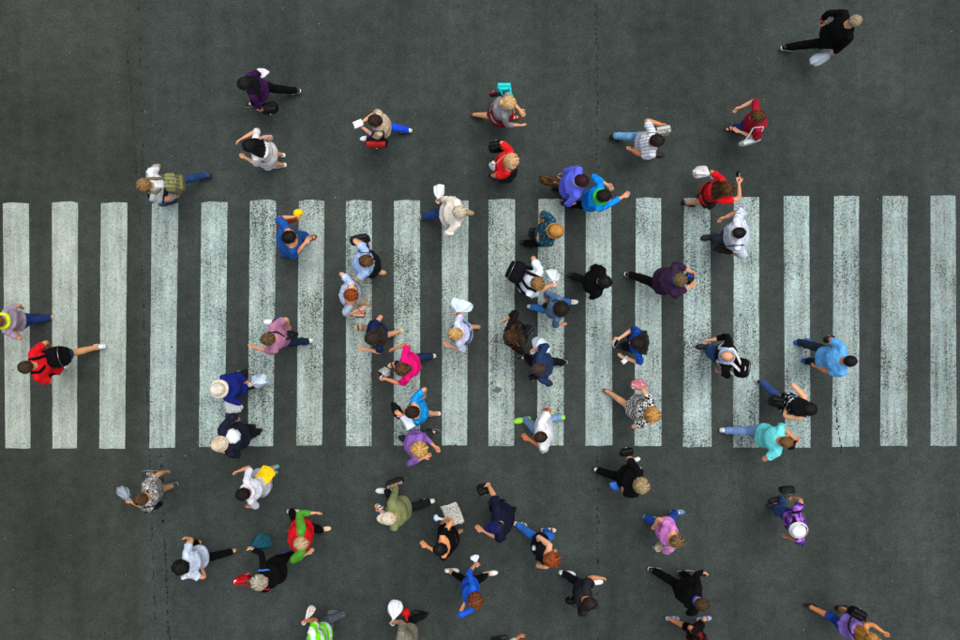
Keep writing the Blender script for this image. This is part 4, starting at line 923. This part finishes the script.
q = person('blonde person in lilac jacket at the lower edge of the stripes', (420, 449), 350, 'f', H=1.62, w=1.12, lh=(434, 446, .95), rh=(423, 458, 1.1), lf=(433, 432), hair=('curly', 'b98838', 'f0d090'), top=(PL, '9468bc'), sleeve=1.7, bottom=TR('33333a'), shoes=('sneaker', '1a1a1d', 'd8d8d8'), skin='dd9f78')
q = person('person in navy jacket and white sun hat carrying a white plastic bag', (219, 389), 190, 'f', H=1.62, w=1.1, rh=(247, 382, .9), lh=(232, 398, .95), rf=(242, 373), hair=('short', 'b9a88a'), hat=('sunhat', 'e2dccb', 'cdbfa4'), top=(PL, '1a2678'), sleeve=1.75, bottom=TR('20242e'), shoes=('shoe', 'd9c6a0', 'b8a27c'), skin='dba27c', grip='lr')
carrier(q, 'r', (259, 381), 'white plastic bag with blue print held by the person in white sun hat', 'd3e4f2', (.13, .11, .26), .55, '5b86d0', yaw=20)
carrier(q, 'l', (233, 406), 'crumpled white bag between the two people in navy at lower left stripes', 'dde8ec', (.14, .11, .22), .72)
q = person('person in dark navy coat and cream hat at the lower left stripes', (220, 444), 200, 'm', H=1.7, w=1.15, rh=(236, 418, .95), lh=(228, 452, .95), rf=(247, 428), hair=('short', 'cfc6b2'), hat=('bucket', 'd9c7a6', 'c8b492'), top=(PL, '1c2030'), sleeve=1.85, bottom=TR('17181e'), shoes=BLK, skin='dba880', loose=1.3)
bundle(q, 'l', (232, 437), 'white crumpled bag slung on the back of the person in cream hat', plastic('e6eef2'), (.12, .11, .10), 1.36, 20, 'plastic_bag', 'bag')
handbag(q, (234, 449), 'black bag beside the person in cream hat', '101013', (.12, .07, .1), .8, 10, 'l')
# --- on the stripes, middle
q = person('grey haired person in cream white jacket and blue jeans with a white bag', (460, 212), 0, 'f', H=1.64, w=1.14, lh=(438, 199, .85), rh=(451, 231, .95), lf=(428, 217), rf=(468, 211), hair=('short', 'c2b39a', 'e4dac6'), top=(PL, 'f6efdf'), sleeve=1.6, bottom=TR('1f3f78', D), shoes=('shoe', '9a8a64', 'd8d8d0'), skin='df9a70', loose=1.3, grip='l')
carrier(q, 'l', (439, 190.5), 'small white plastic bag held out by the person in cream jacket', 'e6eff5', (.09, .08, .18), .72, yaw=40)
q = person('person in teal and black print shirt and tan straw hat', (555, 231), 355, 'm', H=1.7, lh=(541, 219, .95), rh=(541, 228, 1.0), rf=(529, 244), hair=('short', '6b4a2a'), hat=('straw', 'c8914e', 'a8702e'), top=('print', '0e1a22', '1f5a70', '0c1218', '5a9ab0', 30.0), sleeve=.8, bottom=TR('08080a'), shoes=BLK, skin='dba078', grip='lr')
handbag(q, (534, 243), 'black bag hanging behind the person in straw hat', '0f0f12', (.15, .08, .12), .62, 5, 'hr')
q = person('fair haired person in white shirt with a black backpack and white bag', (538, 284), 335, 'm', H=1.76, lh=(536, 262, 1.0), rh=(552, 285, 1.0), hair=('short', '7a5730', 'b08a58'), top=(PL, 'e6f4ff'), sleeve=.7, bottom=TR('2b3c5e', D), shoes=SNW, skin='dda680', grip='r')
backpack(q, 'black backpack with a small grey patch on the white shirt', '0f1016', (517, 272), (.17, .11, .23), 1.15, patch='9a9aa0')
carrier(q, 'r', (553, 277), 'white plastic bag held in front of the person with black backpack', 'dfe9f2', (.12, .10, .2), .85)
q = person('long haired person in denim jacket with bright blue trousers and white shoes', (562, 309), 355, 'f', H=1.64, lh=(546, 302, .95), lf=(574, 302), rf=(536, 308), hair=('bob', '17120f', '33261e'), top=(D, '54708f'), sleeve=1.5, neck=0, collar='e8e4ea', bottom=TR('3c7fd0', D), shoes=SNW, skin='dc9c74')
handbag(q, (548, 306), 'small black bag on the back of the person in denim jacket', '111116', (.085, .045, .07), 1.0, 0, 'l')
q = person('black haired person in black jacket in the middle of the stripes', (605, 282), 350, 'm', H=1.7, rf=(577, 277), lh=(592, 268, .85), rh=(592, 297, .85), hair=('short', '0b0a0b'), top=(PL, '08080a'), sleeve=1.8, bottom=TR('16161a'), shoes=BLK, skin='e0b08c', hy=-5)
q = person('long brown haired person in dark olive brown jacket', (510, 337), 192, 'f', H=1.66, w=1.12, rh=(507, 319, 1.0), hair=('verylong', '20150b', '6a4220'), top=(PL, '191410'), sleeve=1.6, bottom=TR('1a1a1c'), shoes=BLK, stride=.08, collar='e2e2de', skin='dfa57e', loose=1.2)
handbag(q, (528, 330), 'black bag with white trim beside the long brown hair', '111114', (.085, .07, .1), 1.0, 40, 'l', pocket='1d1d22', strap='1a1a1e')
q = person('dark haired person in navy denim jacket with a black cross strap', (538, 369), 185, 'f', H=1.66, w=1.08, rh=(536, 349, 1.0), lf=(520, 355), rf=(558, 362), hair=('short', '3a2d26'), top=(D, '1c3358'), sleeve=1.75, bottom=TR('15161a'), shoes=BWS, skin='d8a07c', collar='b679c8', grip='r', loose=1.2)
carrier(q, 'r', (541, 345), 'pale blue white plastic bag beside the navy denim jacket', 'cfe2f2', (.16, .1, .17), .85)
handbag(q, (533, 377), 'small black bag at the chest of the person in navy denim jacket', '08080a', (.07, .045, .07), 1.15, 0, 'l')
q = person('person in white shirt and light jeans with neon green shoes', (540, 437), 185, 'm', H=1.74, rh=(546, 409, .95), lh=(530, 440, 1.05), lf=(520, 419), rf=(555, 417), hair=('cropped', '2a1d14'), top=(PL, 'eceff2'), sleeve=.7, bottom=TR('7ea0cc', D), shoes=('sneaker', '9af01a', 'e8ffd0'), skin='c9784e', loose=1.2)
handbag(q, (548, 414), 'small brown pouch at the hand of the person with neon green shoes', '6b3a20', (.06, .035, .04), .92, 40, 'hr', buckle=False)
q = person('person in dark purple jacket walking right with one leg far behind', (680, 280), 358, 'm', H=1.7, w=1.15, rf=(631, 274), lh=(689, 271, 1.0), rh=(689, 287, 1.0), hair=('short', '5c4a30', '8a7648'), top=(PL, '3a2440'), sleeve=1.7, bottom=TR('08080a'), shoes=('shoe', '08080a', 'f0f0f0'), collar='2448a8', loose=1.3, skin='d8a07c')
handbag(q, (691, 278), 'black and blue bag held in front of the dark purple jacket', '111114', (.06, .1, .09), .95, 0, 'hl', pocket='1f45a8')
q = person('person in blue patterned shirt with long dark hair facing left', (637, 343), 180, 'f', H=1.65, w=1.05, rh=(620, 338, 1.05), lh=(626, 358, 1.0), hair=('verylong', '15100c', '33281c'), top=('print', '123f9c', '1f62cc', '0e2c78', 14.0), sleeve=.9, bottom=TR('101013'), shoes=BLK, skin='e2b48e', neck=0)
phone(q, 'r', 'white phone in the hand of the long haired person in blue patterned shirt', 'e8e8ea')
paper(q, (625, 360), 'white booklet in the hand of the person in blue patterned shirt', 'e6e6e8', 1.0, (.06, .035), 40, (.2, .1), 2, 'booklet', 'booklet')
q = person('blonde person in black and white checked dress', (653, 415), 342, 'f', H=1.64, lh=(645, 391, .95), rh=(644, 423, 1.0), rf=(609, 391.5), hair=('bob', 'a8762f', 'e0b870'), top=('check', '08080a', 'e9e9e6', 27.0), sleeve=.5, neck=.08, bottom=('dress', .42, .02), shoes=('sandal', '5a3520', '7a4a2c'), skin='e0a880', grip='l')
carrier(q, 'l', (638, 384), 'pink patterned bag behind the person in checked dress', 'cf7f86', (.13, .07, .14), .72, 'f0cfc8', 'cloth_bag')
q = person('bald person with pale blue collar in black jacket with white stripes', (727, 356), 172, 'm', H=1.74, w=1.08, lf=(705, 347), rh=(712, 340, 1.0), hair=('balding', 'b8a68c'), top=(PL, '08080a'), sleeve=1.7, bottom=TR('274a7c', D), shoes=('shoe', '1d1612', '2a201a'), scarf='9dbcf0', skin='d9a184')
backpack(q, 'black backpack with dark red pocket on the bald person', '08080a', (742, 368), (.15, .09, .2), 1.12, pocket='3a1418', strap='e6e6e6')
q = person('black haired person in black and white top with jeans and bare arms', (809, 409), 350, 'f', H=1.65, lh=(800, 390, 1.1), rh=(788, 404, 1.0), rf=(762, 378), hair=('long', '0c0a0a'), top=('print', '0f1014', '08080a', 'dfe8f4', 9.0), sleeve=0, neck=.1, bottom=TR('35538c', D), shoes=('shoe', '08080a', 'dcd0c0'), skin='e2ae8a')
handbag(q, (779, 402), 'big black shoulder bag behind the person in black and white top', '0d0d10', (.16, .09, .13), .85, 0, 'r')
q = person('person in sky blue shirt and dark jeans with blue shoes at the right', (850, 361), 0, 'm', H=1.76, w=1.06, lh=(834, 342, .95), rh=(817, 367, .9), lf=(803, 342), hair=('cropped', '0c0a0b'), top=(PL, '62b4f6'), sleeve=.75, bottom=TR('1c2b3c', D), shoes=('sneaker', '1d4fb4', '2a5cc4'), skin='cf8a5e', grip='l')
handbag(q, (831, 338), 'small black camera bag in the hand of the person in sky blue shirt', '17150f', (.09, .05, .06), .92, 10, 'hl')
q = person('brown haired person in turquoise shirt and pale blue jeans at the lower right stripes', (786, 442), 352, 'm', H=1.72, w=1.05, lh=(793, 437, 1.05), rh=(770, 456, 1.0), lf=(729, 430), hair=('cropped', '6b4526', '8f663c'), top=(PL, '74ecee'), sleeve=.6, bottom=TR('7fa4e4', D), shoes=SNW, skin='d4946c')
handbag(q, (787, 450), 'black bag held in front of the person in turquoise shirt', '08080a', (.06, .1, .08), 1.0, 10, 'hl')
# --- lower side
q = person('fair haired person in black outfit with a blue bag below the crossing', (642, 486), 350, 'f', H=1.64, w=1.12, lh=(631, 458, .95), rh=(622, 486, .85), rf=(602, 471), hair=('bob', '8f7a52', 'c9b48a'), top=(PL, '08080a'), sleeve=.9, bottom=TR('08080a'), shoes=('sneaker', 'd6dad6', '222222'), skin='dda27a', grip='lr', loose=1.2)
handbag(q, (624, 448), 'black shiny bag held behind the fair haired person in black', '0b0b0d', (.11, .065, .10), .75, 20, 'hl', mat=fabric('shiny', '08080a'))
carrier(q, 'r', (615, 486), 'small bright blue bag held by the fair haired person in black', '2f74d8', (.08, .05, .12), .72)
bundle(q, 'l', (637, 459.5), 'white tissue in the hand of the fair haired person in black', fabric(PL, 'e8e8ea'), (.05, .035, .035), .95, 30, 'tissue', 'tissue')
q = person('person in orchid pink shirt and blue trousers with blue shoes', (677, 541), 355, 'f', H=1.63, w=1.1, lh=(655, 525, .95), rh=None, rf=(651, 519), lf=(678, 513), hair=('short', '4f3a24', 'a8885a'), top=(PL, 'd884d0'), sleeve=.6, neck=.09, bottom=TR('2050b0', D), shoes=('sneaker', '4a86b8', 'e0e0dc'), skin='dd9f76')
handbag(q, (660, 547), 'beige and white striped bag beside the orchid pink shirt', 'b9ae98', (.1, .06, .12), .95, 30, 'r', mat=fabric('stripe', 'c9c2b2', '6f675a', sc=70.0), buckle=False)
q = person('person in purple plaid shirt and white cap at lower right', (798, 530), 188, 'm', H=1.7, w=1.05, rh=(794, 498, .95), lf=(778, 500), hair=('short', '5a4a3a'), hat=('bucket', 'f2f4f6', 'e2e6ea'), top=('plaid', '432a86', 'c878ea', '14142a', 42.0), sleeve=.7, bottom=TR('2f4577', D), shoes=BLK, skin='d0926c', grip='r', loose=1.2)
handbag(q, (787, 489), 'black and grey bag behind the person in purple plaid shirt', '15181a', (.12, .055, .09), .7, 0, 'hr')
q = person('blonde person in lilac vest and blue capri trousers at the lower right corner', (872, 640), 350, 'f', H=1.66, lh=(883, 632, 1.05), rf=(813, 607), hair=('long', '9a6428', 'd9a860'), top=(PL, '9577d0'), sleeve=0, neck=.09, bottom=('capri', (PL, '1d3f9c')), shoes=('shoe', '08080a', '202022'), skin='cf8a52')
handbag(q, (857, 614), 'black round bag with long strap behind the lilac vest', '08080a', (.13, .085, .1), .95, -20, 'y')
q = person('person in black tracksuit with white stripes and blue collar', (702, 604), 350, 'm', H=1.76, lh=(703, 573, .95), rf=(657, 571), hair=('short', '3a2c1a'), top=(PL, '08080a'), sleeve=1.75, bottom=TR('08080a'), shoes=BWS, collar='2350b8', skin='dba580', grip='l')
phone(q, 'l', 'black phone in the hand of the person in black tracksuit')
q = person('person in black top with red trim cut off by the bottom edge, blue sandals', (709, 651), 0, 'f', H=1.64, lh=(692, 632, .95), rf=(674, 619), lf=(706, 620), hair=('short', '241812'), top=('print', '141012', '120e10', '8a1a1c', 7.0), sleeve=.7, bottom=('capri', (PL, '08080a')), shoes=('sandal', '1f7fd0', '8fa6b8'), skin='cf8a62')
q = person('auburn haired person in black vest and bright blue jeans below the crossing', (552, 559), 352, 'f', H=1.65, lh=(541, 546, 1.0), rh=(549, 556, 1.05), rf=(522, 525), lf=(549, 531), hair=('curly', '7a3412', 'b8622a'), top=(PL, '101218'), sleeve=0, neck=.1, bottom=TR('2f74d4', D), shoes=('sandal', '3a2a20', 'd8c8b4'), skin='e0aa86')
handbag(q, (537, 549), 'black and white bag beside the auburn haired person in bright blue jeans', '08080a', (.09, .06, .12), .95, 10, 'r', pocket='d9d9d9')
q = person('dark haired person in charcoal shirt with white sneakers below the crossing', (590, 603), 355, 'm', H=1.74, lh=(600, 578, .95), rf=(568, 574), lf=(600, 587), hair=('short', '1f1814'), top=(PL, '25282f'), sleeve=.6, bottom=TR('12141c'), shoes=SNW, skin='db9868')
handbag(q, (571, 601), 'small black bag with silver clasps beside the charcoal shirt', '08080a', (.09, .05, .1), .95, 10, 'r')
q = person('person mostly below the bottom edge with one hand showing', (509, 676), 0, 'm', H=1.7, lh=(519, 637, .95), rh=(518, 668, .95), hair=('short', '3a2a1c'), top=(PL, 'c9c9c4'), sleeve=1.6, bottom=TR('2a2c34'), shoes=BLK, skin='c97a50', stride=.02)
q = person('brown haired person in black and white print shirt with a grey bag at lower left', (141, 499), 190, 'm', H=1.72, rh=(165, 472, .9), lh=(131, 502, 1.0), rf=(142, 473), lf=(169, 487), hair=('short', '3a2a1a', '6b5030'), top=('print', '141414', 'd6d4d0', '2a2a2a', 'a8a49c', 22.0), sleeve=.7, bottom=('shorts', ('print', '1a1a1a', 'c9c7c2', '3a3a3a', 24.0)), shoes=('sneaker', '2a2d30', 'e8e8e8'), skin='cf9468')
carrier(q, 'l', (124, 493), 'grey blue plastic bag held in front of the print shirt at lower left', '8d9ba6', (.12, .09, .2), .8, yaw=-50)
handbag(q, (153, 507), 'flat black bag beside the print shirt at lower left', '08080a', (.13, .05, .1), .95, 10, 'l')
q = person('black haired person in white blouse and skirt with yellow and turquoise cloth', (243, 494), 192, 'f', H=1.66, rh=(239, 471, 1.0), lh=(251, 507, .9), lf=(271, 469), hair=('short', '0e0b0c'), top=(PL, 'dfe2ee'), sleeve=.8, neck=0, bottom=('skirt', (PL, 'd6dcec'), .36, .03), shoes=('shoe', '1fb8b0', 'e0d8c8'), skin='d99a78', scarf='e2e0ea')
paper(q, (265, 475), 'yellow cloth on the hip of the person in white blouse and skirt', z=.98, size=(.13, .11), yaw=35, tiltv=(.3, .25), sheets=2, cat='cloth', name='yellow_cloth', kind=fabric(PL, 'f0c810'), bend=.06)
q = person('black haired person in white shirt and black trousers at lower left', (181, 567), 188, 'f', H=1.66, rh=(187, 538, .9), lh=(202, 569, .95), rf=(193, 543), lf=(228, 552), hair=('curly', '0e0c0d'), top=(PL, 'c9d8ee'), sleeve=.6, neck=0, bottom=TR('08080a'), shoes=('shoe', 'd9a26c', 'c08a58'), skin='dda07a')
handbag(q, (188, 575), 'white slim bag beside the white shirt at lower left', 'e2e6ea', (.11, .045, .06), 1.05, 10, 'l', buckle=False)
q = person('grey haired person in black coat with a red bag and a blue bag', (259, 582), 185, 'f', H=1.64, w=1.15, rh=(252, 549, .95), lh=(248, 580, .95), lf=(282, 560), hair=('curly', '9a917c', 'd6d0bc'), top=(PL, '08080a'), sleeve=1.75, bottom=TR('08080a'), shoes=('shoe', '5a3fb0', '3a2a80'), skin='dca682', loose=1.3, grip='lr')
handbag(q, (242, 579), 'red bag with white specks beside the grey haired person in black coat', 'b80f1a', (.13, .055, .11), .95, 15, 'l', mat=fabric('print', 'c01018', 'a80c14', 'd8282e', 'f0e0e0', sc=9.0), buckle=False)
handbag(q, (270, 573), 'small sky blue bag on the back of the grey haired person in black coat', '3a86d8', (.09, .05, .06), 1.2, 60, 'r', buckle=False)
carrier(q, 'r', (262, 542), 'dark teal pleated bag trailing behind the person in black coat', '1c5a5e', (.17, .13, .2), .55, '3a30a8', 'cloth_bag')
q = person('fair grey haired person in red vest with green sleeves', (302, 543), 0, 'f', H=1.6, w=1.25, lh=(314, 513, 1.0), rh=(306, 554, 1.05), lf=(325, 531), rf=(295, 511), hair=('short', 'b09468', 'd8c49c'), top=(PL, 'd81420'), sleeve=0, bottom=TR('08080a'), shoes=('shoe', 'd8c8a8', 'c0ac88'), skin='e0a67e', loose=1.5)
q.green = True; GREEN = q
q = person('person in khaki olive jacket and cream cap below the left stripes', (389, 518), 185, 'm', H=1.7, w=1.1, rh=(395, 487, .85), lh=(382, 511, 1.0), rf=(374, 490), hair=('short', 'b8a888'), hat=('cap', 'dcd4bc', 'd0c6a8'), top=(PL, '83895c'), sleeve=1.75, bottom=TR('1c1e22'), shoes=SNW, skin='df9a6c', loose=1.4, grip='r')
handbag(q, (394, 483.5), 'black bag with white piping behind the khaki olive jacket', '1a1a1c', (.15, .06, .08), .75, 15, 'hr', pocket='8a7a6c')
bundle(q, 'l', (380.5, 510), 'blue and white folded cloth in the hand of the person in khaki jacket', fabric('print', '24408c', 'dfe8f4', 'e8eef6', sc=8.0), (.055, .075, .05), .95, 0, 'folded_cloth', 'cloth')
q = person('black haired person in low backed black dress holding a newspaper', (440, 549), 185, 'f', H=1.66, w=1.05, rh=(447, 519, .95), lh=(428, 547, 1.0), hair=('short', '0a090a'), top=(PL, '08080a'), sleeve=.35, neck=.125, bottom=('dress', .36, .01), shoes=('sandal', 'a87c50', '8a6a48'), skin='e09a64', grip='r', stride=.06)
NEWS = fabric('print', 'd4d2c8', '6f6f6b', 'dcdad0', '9a9892', sc=30.0)
paper(q, (452, 514), 'spread newspaper held behind the person in low backed black dress', z=.9, size=(.13, .17), yaw=10, tiltv=(.25, .2), sheets=3, cat='newspaper', name='newspaper', kind=NEWS, bend=.03)
bundle(q, 'r', (436, 518), 'pale blue tissue by the newspaper', fabric(PL, 'c6dcf4'), (.035, .05, .04), .9, 0, 'tissue', 'tissue')
q = person('auburn haired person in royal blue shirt, black leggings and white shoes, legs apart', (476, 601), 0, 'f', H=1.65, rh=(465, 602, 1.1), lh=(475, 565, .9), rf=(454, 571), lf=(494, 575), hair=('bob', '5a2c14', '9a5630'), top=(PL, '1c5ed8'), sleeve=1.3, bottom=('leggings', (PL, '08080a')), shoes=SNW, skin='dd9c74', grip='l')
carrier(q, 'l', (475, 559), 'small white plastic bag held behind the royal blue shirt', 'dbe8f4', (.06, .05, .13), .8)
q = person('person in neon green and white vest cut off by the bottom edge', (307, 649), 180, 'm', H=1.74, w=1.05, rh=(307, 621, .95), lf=(324, 627), hair=('short', '3a2a1c'), top=('hoop', '6ff00a', 'e6ecee', 30.0), sleeve=.6, bottom=TR('5a646c'), shoes=('sneaker', '56626a', '9aa4aa'), skin='cf8058', grip='r')
carrier(q, 'r', (311, 610.5), 'white and orange plastic bag held by the person in neon green vest', 'e8e6de', (.10, .06, .14), .8, 'd98a20', yaw=60)
q = person('person in taupe checked shirt cut off by the bottom edge with a white bag', (397, 649), 180, 'm', H=1.72, rh=(395, 622, .9), lh=(408, 628, .85), hair=('short', '3a2a1c'), top=('plaid', '7d7768', '8f8a78', 60.0), sleeve=.8, bottom=TR('16161a'), shoes=BLK, skin='cf9470', grip='rl')
carrier(q, 'r', (395.5, 607), 'white plastic bag held behind the taupe checked shirt', 'e6ebf2', (.12, .09, .2), .65)
bundle(q, 'l', (406, 613), 'bright red cloth bag by the person in taupe shirt', fabric(PL, 'd0141c'), (.06, .06, .06), .8, 0, 'cloth_bag', 'bag')
q = person('person in navy polo shirt and navy cap below the crossing', (496, 527), 188, 'm', H=1.76, w=1.1, rh=(489, 486, .95), lh=(484, 531, 1.05), hair=('short', '1a1a26'), hat=('cap', '161a5c', '161a4c'), top=(PL, '13182e'), sleeve=.9, neck=0, bottom=TR('101218'), shoes=BLK, stride=.08, skin='dd9f76', loose=1.3, grip='r')
handbag(q, (484, 490), 'black bag in the hand of the person in navy cap', '0e0e11', (.11, .08, .1), .85, 10, 'hr')
q = GREEN
finish_people()
# green sleeves worn under the red vest
for sd in 'lr':
    m = MB(); pts, R = arm_pts(q, sd, 0.0, 1.7); m.add(*tube([q.nb + q.TS * q.arms[sd][3] * .10 * q.k - UP * .028] + pts, [.062] + list(R + np.linspace(.022, .016, len(R))), 16, flat=(False, True))); v = m.v[0]; m.v[0] = v + np.outer(folds(v, .006, 40.0, 9), [0, 0, 1.0]); child(q, 'sleeve', m, fabric(PL, '4f9a2c'))
